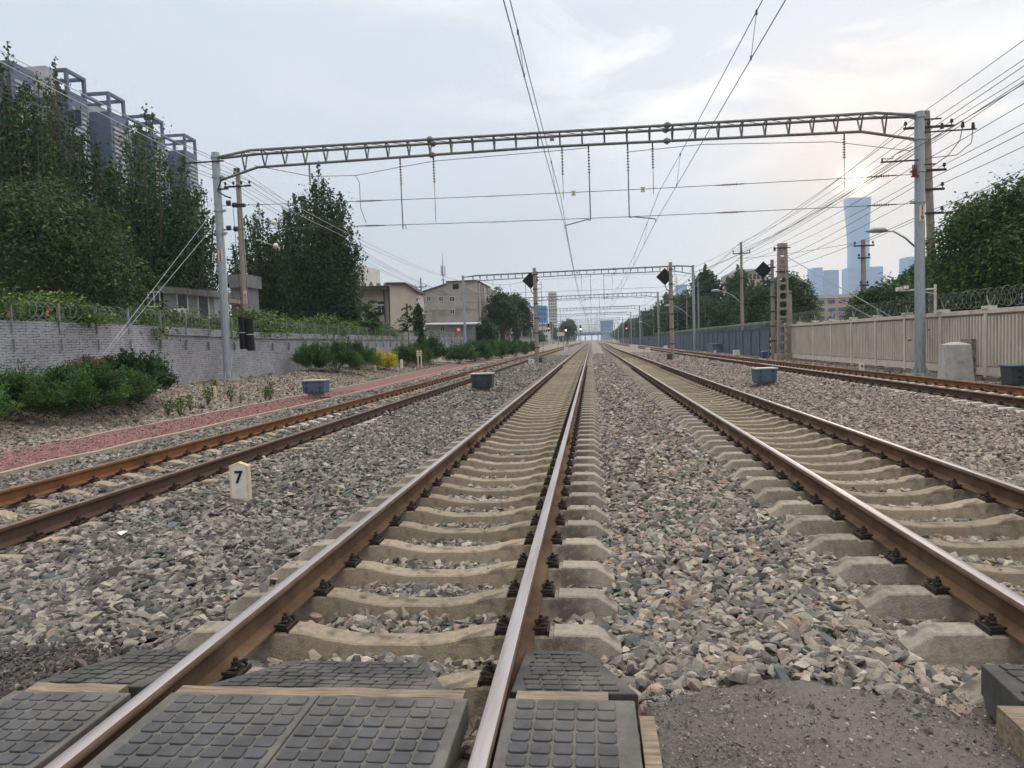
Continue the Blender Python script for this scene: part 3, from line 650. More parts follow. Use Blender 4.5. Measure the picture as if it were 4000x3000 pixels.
# ---------------------------------------------------------------- overhead line gantries
def insulator(b, p0, p1, r=.055, n=8, sides=8):
    """string of discs between two points"""
    p0, p1 = Vector(p0), Vector(p1); d = p1-p0; L_ = d.length; d.normalize(); b.tube([p0, p1], .014, 5)
    for i in range(n):
        c = p0+d*(L_*(i+.5)/n); b.tube([c-d*.022, c-d*.004, c+d*.022], [r*.45, r, r*.4], sides)
def gantry(Y, XL, XR, zbL, ztL, zbR, ztR, label, lod=0, rp=.17):
    root = thing('overhead_line_gantry', label, 'gantry', (0, Y, 0), 'steel gantries spanning the tracks')
    O = root.location
    for X, zb, zt, r in ((XL, zbL, ztL, rp), (XR, zbR, ztR, rp*1.06)):
        b = MB(); n = 20 if lod == 0 else 8
        b.tube([(X, Y, zb), (X, Y, zt)], [r, r*.93], n); b.tube([(X, Y, zt), (X, Y, zt+.02)], r*.95, n)
        if lod < 2:
            for k in range(8):
                a = k*pi/4; b.hexa([(X+cos(a)*r*.9, Y+sin(a)*r*.9-.012, zb+.32), (X+cos(a)*r*1.0, Y+sin(a)*r*1.0, zb+.32), (X+cos(a)*r*1.0+.012, Y+sin(a)*r*1.0+.012, zb+.32), (X+cos(a)*r*.9, Y+sin(a)*r*.9+.012, zb+.32)],
                       [(X+cos(a)*r*.9, Y+sin(a)*r*.9-.016, zb), (X+cos(a)*r*1.85, Y+sin(a)*r*1.85, zb), (X+cos(a)*r*1.85+.016, Y+sin(a)*r*1.85+.016, zb), (X+cos(a)*r*.9, Y+sin(a)*r*.9+.016, zb)])
            b.tube([(X, Y, zb-.03), (X, Y, zb+.02)], r*1.9, 16)
            s_ = 1 if X < 0 else -1
            for z in (zt-.16, zt-.95, zt-2.2-.1*s_, zt-3.2): b.tube([(X, Y, z-.04), (X, Y, z+.04)], r*1.14, 14); b.box((X+s_*r*1.35, Y, z), (r*.9, .08, .08))
        o = b.build('pole', MT['galv'], root, O, smooth=40)
        if lod == 0:
            f = MB(); f.box((X, Y, zb-.10), (.95, .95, .16)); f.build('footing', MT['kerb'], root, O)
    # beam: two upper chords, one lower chord, V struts
    b = MB(); W = XR-XL; a0, a1 = XL+.17, XR-.17; hw = .30; rc = .055
    zT = lambda x: lerp_tab((x-XL)/W, [(0, ztL-.20), (.06, ztL-.06), (.5, (ztL+ztR)/2-.02+.0), (.94, ztR+.0), (1, ztR-.12)])
    zB = lambda x: lerp_tab((x-XL)/W, [(0, ztL-1.12), (.065, ztL-.66), (.5, (ztL+ztR)/2-.48), (.925, ztR-.55), (1, ztR-.98)])
    hy = lambda x: hw*lerp_tab((x-XL)/W, [(0, .25), (.06, 1), (.94, 1), (1, .25)])
    xs_ = [a0]+list(np.linspace(XL+.06*W, XL+.94*W, 3 if lod else 9))+[a1]
    for s_ in (-1, 1): b.tube([(x, Y+s_*hy(x), zT(x)) for x in xs_], rc, 8 if lod == 0 else 5)
    xb = [a0, XL+.065*W]+list(np.linspace(XL+.1*W, XL+.9*W, 5))+[XL+.925*W, a1]
    b.tube([(x, Y, zB(x)) for x in xb], rc, 8 if lod == 0 else 5)
    nS = 29; rs = .028 if lod == 0 else .03
    for i in range(nS+1):
        x = XL+.045*W+(.91*W)*i/nS
        for s_ in (-1, 1):
            b.tube([(x, Y+s_*hy(x), zT(x)), (x, Y, zB(x))], rs*1.2, 5 if lod == 0 else 4)
        b.tube([(x, Y-hy(x), zT(x)), (x, Y+hy(x), zT(x))], rs, 4)
        if lod == 0 and i < nS:
            x2 = XL+.045*W+(.91*W)*(i+1)/nS; b.tube([(x, Y-hy(x), zT(x)), (x2, Y+hy(x2), zT(x2))], .014, 4)
    for x in (XL+.33*W, XL+.665*W):          # bolted splices
        for s_ in (-1, 1): b.disc((x, Y+s_*hy(x), zT(x)), (1, 0, 0), .12, .10, 10); b.disc((x, Y+s_*hy(x), zT(x)), (1, 0, 0), .085, .22, 8)
        b.disc((x, Y, zB(x)), (1, 0, 0), .12, .10, 10); b.disc((x, Y, zB(x)), (1, 0, 0), .085, .22, 8)
    b.box((XL+.505*W, Y-.31, (zT(0)+zB(0))/2-.02), (.16, .06, .16))
    b.build('beam', MT['galv_d'], root, O, smooth=45 if lod == 0 else False)
    # hanging insulators with their rods
    hang = [(-9.77, 7.95, 0), (-6.07, 7.75, 6.05), (-4.74, 7.75, 6.25), (.27, 7.75, 6.85), (1.28, 7.75, 6.02), (2.75, 7.75, 6.03), (3.68, 7.8, 6.85), (10.6, 7.75, 6.68)]
    for x, zi, ze in hang:
        if lod == 2 and x not in (-6.07, .27, 1.28, 2.75, 3.68): continue
        ht = MB(); zt = zB(x); ht.tube([(x, Y, zt+.05), (x, Y, zt-.2)], .03, 5); insulator(ht, (x, Y, zt-.2), (x, Y, zi), .062, 8 if lod == 0 else 4, 8 if lod == 0 else 5)
        ht.build('insulator_string', MT['porc'], root, O)
        if ze:
            rr = MB(); thick = .024 if x in (-6.07, 1.28, 2.75) else .012; rr.tube([(x, Y, zi), (x, Y, ze)], thick if lod == 0 else thick*1.2, 5)
            if x == -6.07: rr.tube([(x, Y, ze+.15), (x+.12, Y, ze+.15), (x+.12, Y, ze)], .015, 4)
            if x == 1.28: rr.tube([(x, Y, ze-.02), (x-.12, Y, ze+.02), (.30, Y, ze-.17), (.28, Y, ze-.28)], .022, 5)
            if x == 2.75: rr.tube([(x, Y, ze), (x+.12, Y, ze+.02), (3.72, Y, ze-.10), (3.74, Y, ze-.22)], .022, 5)
            rr.build('hanger_rod', MT['galv_d'], root, O)
    # span wires with their own insulators
    for k, (zl, zr, xi) in enumerate(((ztL-2.1, ztR-2.2, (-7.4, -2.3, 6.5, 11.9)), (ztL-3.05, ztR-3.25, (-7.3, -2.2, 6.5, 11.9)))):
        zz = lambda x: zl+(zr-zl)*(x-XL)/W-.10*sin(pi*(x-XL)/W)
        w = MB(); w.tube([(x, Y, zz(x)) for x in np.linspace(XL, XR, 9)], .012 if lod == 0 else .014, 4); w.build('span_wire', MT['wire'], root, O)
        if lod < 2:
            for q, x in enumerate(xi):
                w = MB(); insulator(w, (x-.28, Y, zz(x-.28)), (x+.28, Y, zz(x+.28)), .055, 7, 6)
                for e_ in (-1, 1): w.tube([(x+e_*.28, Y, zz(x+e_*.28)), (x+e_*.52, Y, zz(x+e_*.52))], .022, 5)
                o = w.build('span_insulator', MT['porc'] if q != 1 else MT['porc_w'], root, O)
    w = MB()   # slack feeder wire under the beam
    fz = [(XL+1.6, zT(0)-.45), (-9.7, ztL-1.15), (-7.9, ztL-1.22), (-6.07, ztL-1.0), (-4.7, ztL-.85), (.27, ztL-.75), (1.28, ztL-.72)]
    w.tube([(x, Y+.02, z) for x, z in fz], .012, 4); w.tube([(-7.9, Y, ztL-1.22), (-7.75, Y, ztL-1.5), (-7.75, Y, ztL-2.5), (-7.55, Y, ztL-3.1)], .012, 4)
    w.tube([(2.75, Y+.02, ztR-.75), (5.5, Y, ztR-.65), (8.9, Y, ztR-.8), (10.2, Y, ztR-.85), (12.9, Y, ztR-1.35)], .012, 4)
    w.build('feeder_wire', MT['wire'], root, O)
    return root
GB = [(28.2, -13.66, 13.22, .34, 9.46, -.22, 9.24), (82.2, -13.2, 12.55, .1, 9.25, -.3, 9.25), (127.5, -13.1, 12.8, 0, 9.25, -.3, 9.25), (177, -13.05, 12.9, 0, 9.25, -.3, 9.25), (216, -13.0, 13.0, 0, 9.25, -.3, 9.25)]
G1 = gantry(*GB[0], 'nearest steel gantry across all four tracks, poles numbered 152 and 119', 0)
gantry(*GB[1], 'second steel gantry across the tracks behind the two dark diamond boards', 1, .15)
gantry(*GB[2], 'third steel gantry counted from the camera, left pole above the juniper hedge', 1, .15)
G4 = gantry(*GB[3], 'fourth steel gantry counted from the camera, spanning all tracks', 2, .15)
def far_gantry(Y, i, dz):
    r = copy_tree(G4); r.location = (0, Y, dz); return r
ords = ['fifth', 'sixth', 'seventh', 'eighth', 'ninth', 'tenth']
yy_ = [216, 270, 318, 366, 414, 462]
for i, y in enumerate(yy_):
    r = far_gantry(y, i, 0); r['label'] = ords[i]+' steel gantry counted from the camera, hazy in the distance'
for i, y in enumerate([510, 560, 610, 660, 720, 790, 860]):
    r = far_gantry(y, i, 0); r['label'] = ordinal(i+10)+' gantry counted from the camera, nearly lost in haze at the vanishing point'; r['group'] = 'farthest gantries lost in the haze'
# things on the nearest gantry
O = G1.location
def plate(digits, x, y, z, h=.16, w=.17, flip=1):
    b = MB(); hh = h*len(digits)*1.06; b.box((x, y, z), (w, .012, hh)); p = b.build('number_plate', MT['white'], G1, O)
    for i, d in enumerate(digits): text_obj(d, h*1.25, MT['black'], p, (x-O[0], y-.010-O[1], z+hh/2-h*.53-i*h*1.05-O[2]), name='digit')
plate('152', -13.60, 28.2-.19, 5.35); plate('119', 13.22, 28.2-.20, 5.60, h=.17, w=.19)
b = MB(); b.box((-14.1, 28.05, 9.10), (1.7, .06, .05)); b.tube([(-14.9, 28.0, 9.15), (-14.9, 28.0, 9.38)], [.05, .03], 8); b.build('cross_arm', MT['iron'], G1, O)
b = MB()
for z, l in ((8.95, .7), (7.35, .5), (8.5, 1.9)): b.box((13.22+l/2, 28.1, z), (l, .045, .045))
for x, z in ((13.9, 8.65), (14.6, 8.65), (14.95, 8.6)): b.tube([(x, 28.0, z-.09), (x, 28.0, z+.11)], [.065, .045], 8)
b.box((12.45, 28.0, 7.5), (1.3, .05, .05)); b.tube([(11.85, 28, 7.5), (11.85, 28, 7.64)], .03, 6)
b.tube([(12.9, 28.0, 8.0), (12.3, 28.05, 7.75), (12.2, 28, 7.6), (11.85, 28, 7.62)], .015, 5); b.tube([(14.95, 28.0, 8.6), (14.9, 28.0, 8.0), (14.4, 28, 7.6), (13.5, 28, 7.55)], .015, 5); b.tube([(14.6, 28.0, 8.6), (14.5, 28.0, 8.1), (14.1, 28, 7.6), (13.5, 28, 7.2)], .015, 5)
b.build('cross_arm', MT['iron'], G1, O)
b = MB()
for k in (-.08, 0, .08): b.tube([(12.98+k*.7, 28.05, 6.98), (12.98+k*.7, 28.05, 7.36)], [.028, .022], 6)
b.box((13.0, 28.05, 6.94), (.24, .12, .05)); b.build('arrester', MT['porc'], G1, O)
b = MB()
for q, (x, z) in enumerate(((-13.2, 7.45), (-12.95, 7.35), (-13.25, 6.45), (-12.95, 6.4))): b.disc((x, 28.15, z), (1, .2, 0), .10, .16, 8)
b.box((-12.72, 28.15, 7.32), (.42, .13, .13)); b.box((-13.4, 28.1, 8.0), (.5, .1, .05)); b.tube([(-13.4, 28.0, 8.3), (-13.55, 28, 7.9), (-13.25, 28, 7.7), (-13.0, 28, 7.6)], .03, 5); b.build('wire_fittings', MT['iron'], G1, O)
# counterweights on the left pole and their wire
for i, (x, z0, z1, nm) in enumerate(((-13.2, 1.55, 2.87, 'left'), (-12.88, 1.47, 2.78, 'right'))):
    r = thing('counterweight', f'{nm} of the two black counterweight stacks hanging beside the nearest left pole', 'counterweight', (x, 28.75, z0), 'tensioning weights on the left pole')
    b = MB(); b.tube([(x, 28.75, z0), (x, 28.75, z1)], .15, 16)
    for k in range(12): b.disc((x, 28.75, z0+.06+k*(z1-z0-.1)/11), (0, 0, 1), .158, .05, 16)
    b.build('weight_stack', MT['black'], r, r.location, smooth=40)
    b = MB(); b.disc((x, 28.75, (z0+z1)/2+.02), (0, 0, 1), .166, .03, 16); b.build('band', MT['porc_w'], r, r.location)
    b = MB(); b.tube([(x, 28.75, z1), (x, 28.5, 7.4)], .011, 5); b.build('cable', MT['wire'], r, r.location)
for i, (X2, zz2) in enumerate(((8.05, 0), (6.75, 1))):
    top = P(760+90*i, 905+75*i, Y=28.2); bt = P(397+16*i, 1392-6*i, X=-13.9)
    b = MB(); b.tube([(-13.66, 28.1, (7.35, 6.75)[i]), bt], .008, 5)
    tag(b.build('guy_wire', MT['galv']), ('upper', 'lower')[i]+' of the two pale guy wires from the nearest left pole down to the bushes', 'guy wire', 'guy wires of the left pole')

# warning tags on the span wire
for x, z, s_ in ((.66, 7.05, 'left'), (3.28, 7.04, 'right')):
    r = thing('warning_tag', f'{s_} of the two small square high voltage tags on the upper span wire', 'sign', (x, 28.15, z), 'square tags on the span wire')
    b = MB(); b.box((x, 28.15, z), (.15, .012, .19)); b.build('plate', MT['white'], r, r.location)
    b = MB(); b.box((x-.055, 28.142, z+.07), (.03, .004, .03)); b.box((x+.055, 28.142, z+.07), (.03, .004, .03)); b.box((x-.055, 28.142, z-.07), (.03, .004, .03)); b.box((x+.055, 28.142, z-.07), (.03, .004, .03))
    b.quad((x+.02, 28.141, z+.05), (x-.03, 28.141, z), (x, 28.141, z), (x-.015, 28.141, z-.055), (x+.035, 28.141, z+.01), (x+.005, 28.141, z+.01)); b.build('bolt_symbol', MT['black'], r, r.location)

# ---------------------------------------------------------------- catenary over the two middle tracks
def sag(p, q, s_, n=10): return [(p[0]+(q[0]-p[0])*t, p[1]+(q[1]-p[1])*t, p[2]+(q[2]-p[2])*t-4*s_*t*(1-t)) for t in np.linspace(0, 1, n)]
def catenary(label, cx, stg):
    ysup = [-25, 28.2, 82.2, 127.5, 177, 216, 270, 318, 366, 414, 462, 510, 560, 610, 660, 720]
    root = thing('overhead_line', label, 'overhead line', (cx, 0, 0), 'overhead lines above the two middle tracks')
    c = MB(); m = MB(); dr = []
    for i in range(len(ysup)-1):
        y0, y1 = ysup[i], ysup[i+1]; a, b_ = (stg[i % 2], stg[(i+1) % 2]); rr = .0085 if y0 < 28 else .011 if y0 < 120 else .016
        c.tube([(cx+a, y0, 5.84), (cx+b_, y1, 5.84)], rr, 5); mm = sag((cx+a*.6, y0, 6.92), (cx+b_*.6, y1, 6.92), .42, 12); m.tube(mm, rr, 5)
        for t in (.12, .3, .5, .7, .88):
            y = y0+(y1-y0)*t; zt = 6.92-4*.42*t*(1-t); dr.append(((cx+a+(b_-a)*t, y, 5.84), (cx+(a+(b_-a)*t)*.6, y, zt)))
    c.build('contact_wire', MT['wire'], root, root.location); m.build('messenger_wire', MT['wire'], root, root.location)
    for p, q in dr:
        if p[1] < 3 or p[1] > 130: continue
        d = MB(); d.tube([p, q], .005, 4); d.tube([(q[0], q[1], q[2]+.03), (q[0], q[1], q[2]-.05)], .018, 5); d.tube([(p[0], p[1], p[2]-.02), (p[0], p[1], p[2]+.05)], .015, 5)
        d.build('dropper', MT['wire'], root, root.location)
    return root
catenary('pair of overhead wires above the middle track with the shiny rails', 0., (-.02, .29))
catenary('pair of overhead wires above the brown railed track right of the middle', 4.09, (.02, -.35))
# ---------------------------------------------------------------- brick wall on the left
def brick_mat(name, col, mortar, bw=.24, bh=.065, ms=.012, noise=.06, dark=.5, sc=1.):
    m = bpy.data.materials.new(name); m.use_nodes = True; t = m.node_tree; n = t.nodes; l = t.links; bs = n['Principled BSDF']; bs.inputs['Roughness'].default_value = .9; bs.inputs['Specular IOR Level'].default_value = .15
    co = n.new('ShaderNodeTexCoord'); s_ = n.new('ShaderNodeSeparateXYZ'); l.new(co.outputs['Object'], s_.inputs[0])
    ad = n.new('ShaderNodeMath'); ad.operation = 'ADD'; l.new(s_.outputs[0], ad.inputs[0]); l.new(s_.outputs[1], ad.inputs[1])
    cb = n.new('ShaderNodeCombineXYZ'); l.new(ad.outputs[0], cb.inputs[0]); l.new(s_.outputs[2], cb.inputs[1])
    nz = n.new('ShaderNodeTexNoise'); nz.inputs['Scale'].default_value = 3.5; nz.inputs['Detail'].default_value = 4; l.new(co.outputs['Object'], nz.inputs[0])
    vs = n.new('ShaderNodeVectorMath'); vs.operation = 'SCALE'; vs.inputs['Scale'].default_value = noise; l.new(nz.outputs['Color'], vs.inputs[0])
    va = n.new('ShaderNodeVectorMath'); va.operation = 'ADD'; l.new(cb.outputs[0], va.inputs[0]); l.new(vs.outputs[0], va.inputs[1])
    br = n.new('ShaderNodeTexBrick'); l.new(va.outputs[0], br.inputs[0]); br.inputs['Scale'].default_value = 1; br.inputs['Brick Width'].default_value = bw; br.inputs['Row Height'].default_value = bh; br.inputs['Mortar Size'].default_value = ms; br.inputs['Mortar Smooth'].default_value = .25
    br.inputs['Color1'].default_value = (*col, 1); br.inputs['Color2'].default_value = (*[c*.84 for c in col], 1); br.inputs['Mortar'].default_value = (*mortar, 1)
    n2 = n.new('ShaderNodeTexNoise'); n2.inputs['Scale'].default_value = 5.5; n2.inputs['Detail'].default_value = 8; n2.inputs['Roughness'].default_value = .7; l.new(va.outputs[0], n2.inputs[0])
    mr = n.new('ShaderNodeMapRange'); mr.inputs[1].default_value = .43; mr.inputs[2].default_value = .56; l.new(n2.outputs[0], mr.inputs[0])
    cl_ = n.new('ShaderNodeMix'); cl_.data_type = 'RGBA'; l.new(mr.outputs[0], cl_.inputs[0]); cl_.inputs[6].default_value = (*[c*.92 for c in col], 1); l.new(br.outputs[0], cl_.inputs[7])
    n3 = n.new('ShaderNodeTexNoise'); n3.inputs['Scale'].default_value = .8; n3.inputs['Detail'].default_value = 7; l.new(co.outputs['Object'], n3.inputs[0])
    m3 = n.new('ShaderNodeMapRange'); m3.inputs[1].default_value = .3; m3.inputs[2].default_value = .7; m3.inputs[3].default_value = .80; m3.inputs[4].default_value = 1.14; l.new(n3.outputs[0], m3.inputs[0])
    ml = n.new('ShaderNodeMix'); ml.data_type = 'RGBA'; ml.blend_type = 'MULTIPLY'; ml.inputs[0].default_value = 1; l.new(cl_.outputs[2], ml.inputs[6]); l.new(m3.outputs[0], ml.inputs[7]); l.new(ml.outputs[2], bs.inputs['Base Color'])
    bp = n.new('ShaderNodeBump'); bp.inputs['Strength'].default_value = .8; bp.inputs['Distance'].default_value = .02; l.new(br.outputs['Fac'], bp.inputs['Height']); bp.invert = True; l.new(bp.outputs[0], bs.inputs['Normal'])
    return m
MT['brick_paint'] = brick_mat('painted_grey_brick', (.40, .40, .43), (.06, .06, .065), .25, .078, .010, .08)
MT['brick_blue'] = brick_mat('painted_blue_brick', (.135, .17, .215), (.05, .065, .09), .25, .078, .009, .04)
MT['blue_post'] = mat('blue_painted_post', (.15, .185, .235), .8, col2=(.115, .14, .185), scale=3)
MT['conc_panel'] = mat('fence_concrete', (.60, .55, .475), .92, col2=(.50, .46, .395), scale=3.5, bump=.5, bscale=60, stain=((.36, .32, .27), 1.6, .55, .8), mscale=(1, 1, .45))
MT['post_grey'] = mat('angle_post_grey', (.30, .31, .32), .7, .2)
MT['razor'] = mat('razor_wire_steel', (.20, .22, .21), .6, .3, col2=(.12, .13, .125), scale=3)
MT['razor_d'] = mat('razor_wire_weathered', (.20, .235, .215), .6, .3, col2=(.13, .15, .14), scale=3)
XW = -14.75
zwt = lambda y: float(lerp_tab(y, [(5, 2.53), (25.5, 2.52), (25.6, 2.47), (34, 2.33), (60, 2.28), (150, 2.2), (300, 2.1)]))
root = thing('brick_wall', 'long grey painted brick wall on the left topped with razor wire', 'wall', (XW, 20, 0))
OW = root.location
b = MB(); ys_ = [4, 12, 18, 25.55, 34, 60, 100, 150, 220, 320]
for a, c in zip(ys_[:-1], ys_[1:]):
    za, zc = zwt(a), zwt(c-.001)
    b.hexa([(XW-.24, a, za), (XW, a, za), (XW, c, zc), (XW-.24, c, zc)], [(XW-.24, a, -.4), (XW, a, -.4), (XW, c, -.4), (XW-.24, c, -.4)])
b.build('brickwork', MT['brick_paint'], root, OW)
b = MB()
for a, c in zip([25.6, 34, 60, 100, 150, 220], [34, 60, 100, 150, 220, 320]):
    za, zc = zwt(a)+.01, zwt(c)+.01
    b.hexa([(XW-.30, a, za), (XW+.075, a, za), (XW+.075, c, zc), (XW-.30, c, zc)], [(XW-.30, a, za-.30), (XW+.075, a, za-.30), (XW+.075, c, zc-.30), (XW-.30, c, zc-.30)])
b.build('coping', MT['brick_paint'], root, OW)
posts_y = [10.5, 12.4, 14.4, 16.5, 18.44, 20.26, 21.91, 23.55, 25.3, 27.0, 28.7]+[28.7+1.95*i for i in range(1, 52)]
for i, y in enumerate(posts_y):
    b = MB(); zt = zwt(y)+.56; b.box((XW+.10 if y > 25 else XW+.025, y, zt-.45), (.05, .05, .9)); b.box((XW+.06, y+.25 if y > 30 else y, zt-1.25), (.09 if y > 25 else .05, .035, .35))
    b.build('wire_post', MT['post_grey'], root, OW)
def razor(label, path, r, pitch, y_end, name='razor_wire', m='razor', jitter=.05, seg=14, wr=.011, strands=True, grp=None):
    """coil following path(y)->(x,z)"""
    b = MB(); y = path[0][0]; pts = []; rnd = random.Random(3)
    Xf = lambda v: float(np.interp(v, [p[0] for p in path], [p[1] for p in path])); Zf = lambda v: float(np.interp(v, [p[0] for p in path], [p[2] for p in path]))
    jr, jz = 1, 0
    while y < y_end:
        jr = 1+rnd.uniform(-jitter, jitter)*1.6; jy = rnd.uniform(-.10, .10)
        for k in range(seg):
            a = 2*pi*k/seg; t = y+pitch*k/seg+jy*sin(a)+.10*cos(a)
            pts.append((Xf(t)+cos(a)*r*jr*.75, t, Zf(t)+sin(a)*r*jr))
        y += pitch
    b.tube(pts, wr, 3, caps=False)
    if strands:
        for dz in (-.12, .16): 
            yy = np.linspace(path[0][0], y_end, 60); b.tube([(Xf(v), v, Zf(v)+dz) for v in yy], .006, 3)
    return tag(b.build(name, MT[m]), label, 'razor wire', grp or 'razor wire coils on top of the walls')
razor('rolled razor wire coil on top of the grey brick wall on the left', [(8, XW-.02, 2.82), (25.5, XW-.02, 2.80), (34, XW-.05, 2.60), (60, XW-.05, 2.55), (150, XW-.05, 2.45), (300, XW, 2.35)], .29, .27, 60, m='razor_d')
razor('far stretch of razor wire coil on the left brick wall towards the vanishing point', [(60, XW-.05, 2.55), (150, XW-.05, 2.45), (300, XW, 2.35)], .29, .55, 250, m='razor_d', seg=8, wr=.02)

# ---------------------------------------------------------------- concrete panel fence on the right
XR_ = 14.0
root = thing('concrete_fence', 'ribbed cream concrete panel fence on the right topped with razor wire', 'fence', (XR_, 30, 0)); OF = root.location
py = [21.98-3.05*2, 21.98-3.05, 21.98]+[25.02+3.05*i for i in range(9)]
zft = lambda y: 1.97
panel_me = None
for i in range(len(py)-1):
    y0, y1 = py[i]+.09, py[i+1]-.09
    if panel_me is None:
        b = MB(); w = y1-y0; zb = -.16; H = zft(0)-.13
        b.b2((-.02, 0, zb), (.04, w, H))
        nr = 15
        for k in range(nr):
            c = (k+.5)*w/nr; b.hexa([(-.018, c-.062, H-.05), (-.115, c-.040, H-.08), (-.115, c+.040, H-.08), (-.018, c+.062, H-.05)], [(-.018, c-.062, zb+.27), (-.115, c-.040, zb+.31), (-.115, c+.040, zb+.31), (-.018, c+.062, zb+.27)])
        b.b2((-.12, 0, zb), (-.02, w, zb+.26)); b.b2((-.14, 0, zb), (-.12, w, zb+.10))
        o = b.build('fence_panel', MT['conc_panel'], root); panel_me = o.data
    else: o = add_obj('fence_panel', panel_me, root)
    o.location = (0, y0-OF[1], 0)
for y in py:
    b = MB(); b.b2((XR_-.145, y-.085, -.5), (XR_+.08, y+.085, 1.838)); b.build('post', MT['conc_panel'], root, OF, bevel=.01)
    b = MB(); b.b2((XR_-.18, y-.17, 1.98), (XR_+.15, y+.17, 2.09)); b.build('post_cap', MT['conc_panel'], root, OF, bevel=.015)
    b = MB()
    for s_ in (-1, 1): b.tube([(XR_, y, 2.07), (XR_+.02, y+s_*.24, 2.42)], .022, 4)
    b.build('wire_bracket', MT['post_grey'], root, OF)
b = MB(); b.b2((XR_-.15, py[0], 1.84), (XR_+.10, py[-1], 1.985)); b.build('top_rail', MT['conc_panel'], root, OF, bevel=.012)
b = MB(); rnd = random.Random(5)
for k in range(70):
    y = py[0]+k*.48; b.b2((XR_-.15-rnd.uniform(.03, .14), y, -.5), (XR_+.05, y+.46, -.16-rnd.uniform(0, .06)))
b.build('plinth_blocks', mat('old_brick_footing', (.25, .21, .17), .95, col2=(.14, .12, .10), scale=4, bump=.6), root, OF)
razor('rolled razor wire coil on top of the cream concrete fence', [(14, XR_+.02, 2.36), (50, XR_+.02, 2.36)], .30, .30, 49.5, wr=.008)

# ---------------------------------------------------------------- blue painted wall further on
XB = 13.85
root = thing('blue_wall', 'blue grey painted brick wall with upright posts beyond the cream fence', 'wall', (XB, 60, 0)); OB = root.location
b = MB(); b.b2((XB, 49.9, -.5), (XB+.2, 330, 1.72)); b.b2((XB-.03, 49.9, 1.72), (XB+.25, 330, 1.80)); b.build('brickwork', MT['brick_blue'], root, OB)
for i in range(64):
    y = 53.5+i*3.05
    o = None; b = MB(); b.b2((XB-.10, y-.09, -.5), (XB-.002, y+.09, 1.70)); b.build('upright', MT['blue_post'], root, OB)
razor('razor wire coil on top of the blue wall on the right', [(50, XB+.1, 2.02), (300, XB+.1, 2.02)], .30, .30, 150, m='razor_d', seg=9, wr=.018)
b = MB(); b.b2((XB-1.0, 72, -.4), (XB-.12, 75.2, .55)); b.b2((XB-1.05, 71.9, .55), (XB-.10, 75.3, .62)); tag(b.build('wall_cabinet', MT['blue_post']), 'squat blue painted block against the blue wall by the second gantry pole', 'cabinet')

# ---------------------------------------------------------------- concrete anchor block by the right pole
A = P(3670, 1475, Y=24.8); B = P(3790, 1475, Y=24.8); r = thing('anchor_block', 'tapered pale concrete anchor block against the fence, right of pole 119', 'concrete block', (12.9, 24.8, -.35))
MT['block'] = mat('block_concrete', (.45, .44, .43), .9, col2=(.34, .33, .32), scale=4, bump=.4, stain=((.25, .24, .22), 3, .58, .75))
b = MB(); cx_, cy_ = 12.83, 24.75
def rq(h, z, a0=.62): return [(cx_+cos(a0+k*pi/2)*h, cy_+sin(a0+k*pi/2)*h, z) for k in range(4)]
b.hexa(rq(.50, .86), rq(.62, -.4)); b.hexa(rq(.14, .96), rq(.52, .864))
b.build('block', MT['block'], r, r.location, bevel=.03)
b = MB(); b.b2((13.72, 25.6, -.3), (13.98, 26.3, 1.02)); b.build('patch_masonry', mat('rough_masonry', (.33, .29, .24), .95, col2=(.16, .14, .12), scale=6, bump=.8), r, r.location)
# ---------------------------------------------------------------- foliage
def leaf_mat(name, rough=.6, trans=.30):
    m = bpy.data.materials.new(name); m.use_nodes = True; t = m.node_tree; n = t.nodes; l = t.links; bs = n['Principled BSDF']; bs.inputs['Roughness'].default_value = rough; bs.inputs['Specular IOR Level'].default_value = .25
    a = n.new('ShaderNodeAttribute'); a.attribute_name = 'tint'; l.new(a.outputs['Color'], bs.inputs['Base Color'])
    tr = n.new('ShaderNodeBsdfTranslucent'); l.new(a.outputs['Color'], tr.inputs['Color']); mx = n.new('ShaderNodeMixShader'); mx.inputs[0].default_value = trans
    out = n['Material Output']; l.new(bs.outputs[0], mx.inputs[1]); l.new(tr.outputs[0], mx.inputs[2]); l.new(mx.outputs[0], out.inputs['Surface']); return m
MT['leaf'] = leaf_mat('leaves'); MT['bark'] = mat('bark', (.13, .105, .08), .95, col2=(.07, .055, .042), scale=5, mscale=(6, 6, 1), bump=.6)
def leaves(pts, size, pal, rng, upd=None, aspect=.6, flat=.0, clump=None):
    """rhomb leaves at pts; upd: preferred long axis"""
    n = len(pts); d = rng.normal(size=(n, 3))
    if upd is not None: d = d*.55+upd
    d /= np.linalg.norm(d, axis=1)[:, None]+1e-9
    q = rng.normal(size=(n, 3)); q[:, 2] += flat*2; s_ = np.cross(d, q); s_ /= np.linalg.norm(s_, axis=1)[:, None]+1e-9
    sz = size*rng.uniform(.6, 1.35, n)[:, None]; w = s_*sz*aspect*.5
    V = np.stack([pts-d*sz*.5, pts+w-d*sz*.05, pts+d*sz*.5, pts-w-d*sz*.05], 1)
    F = np.arange(n*4).reshape(-1, 4)
    pal = np.array(pal); c = pal[rng.integers(0, len(pal), n)]*rng.uniform(.7, 1.35, n)[:, None]
    if clump is not None: c = c*clump[:, None]
    return V.reshape(-1, 3), F, np.repeat(c, 4, 0)
DARK = [(.028, .060, .022), (.038, .078, .026), (.022, .048, .020), (.05, .095, .03)]
MID = [(.05, .105, .030), (.065, .125, .035), (.038, .082, .026), (.085, .15, .04)]
YEL = [(.11, .18, .035), (.15, .22, .045), (.08, .14, .03), (.19, .25, .06)]
JUN = [(.038, .092, .022), (.052, .118, .028), (.026, .068, .021), (.08, .15, .034)]
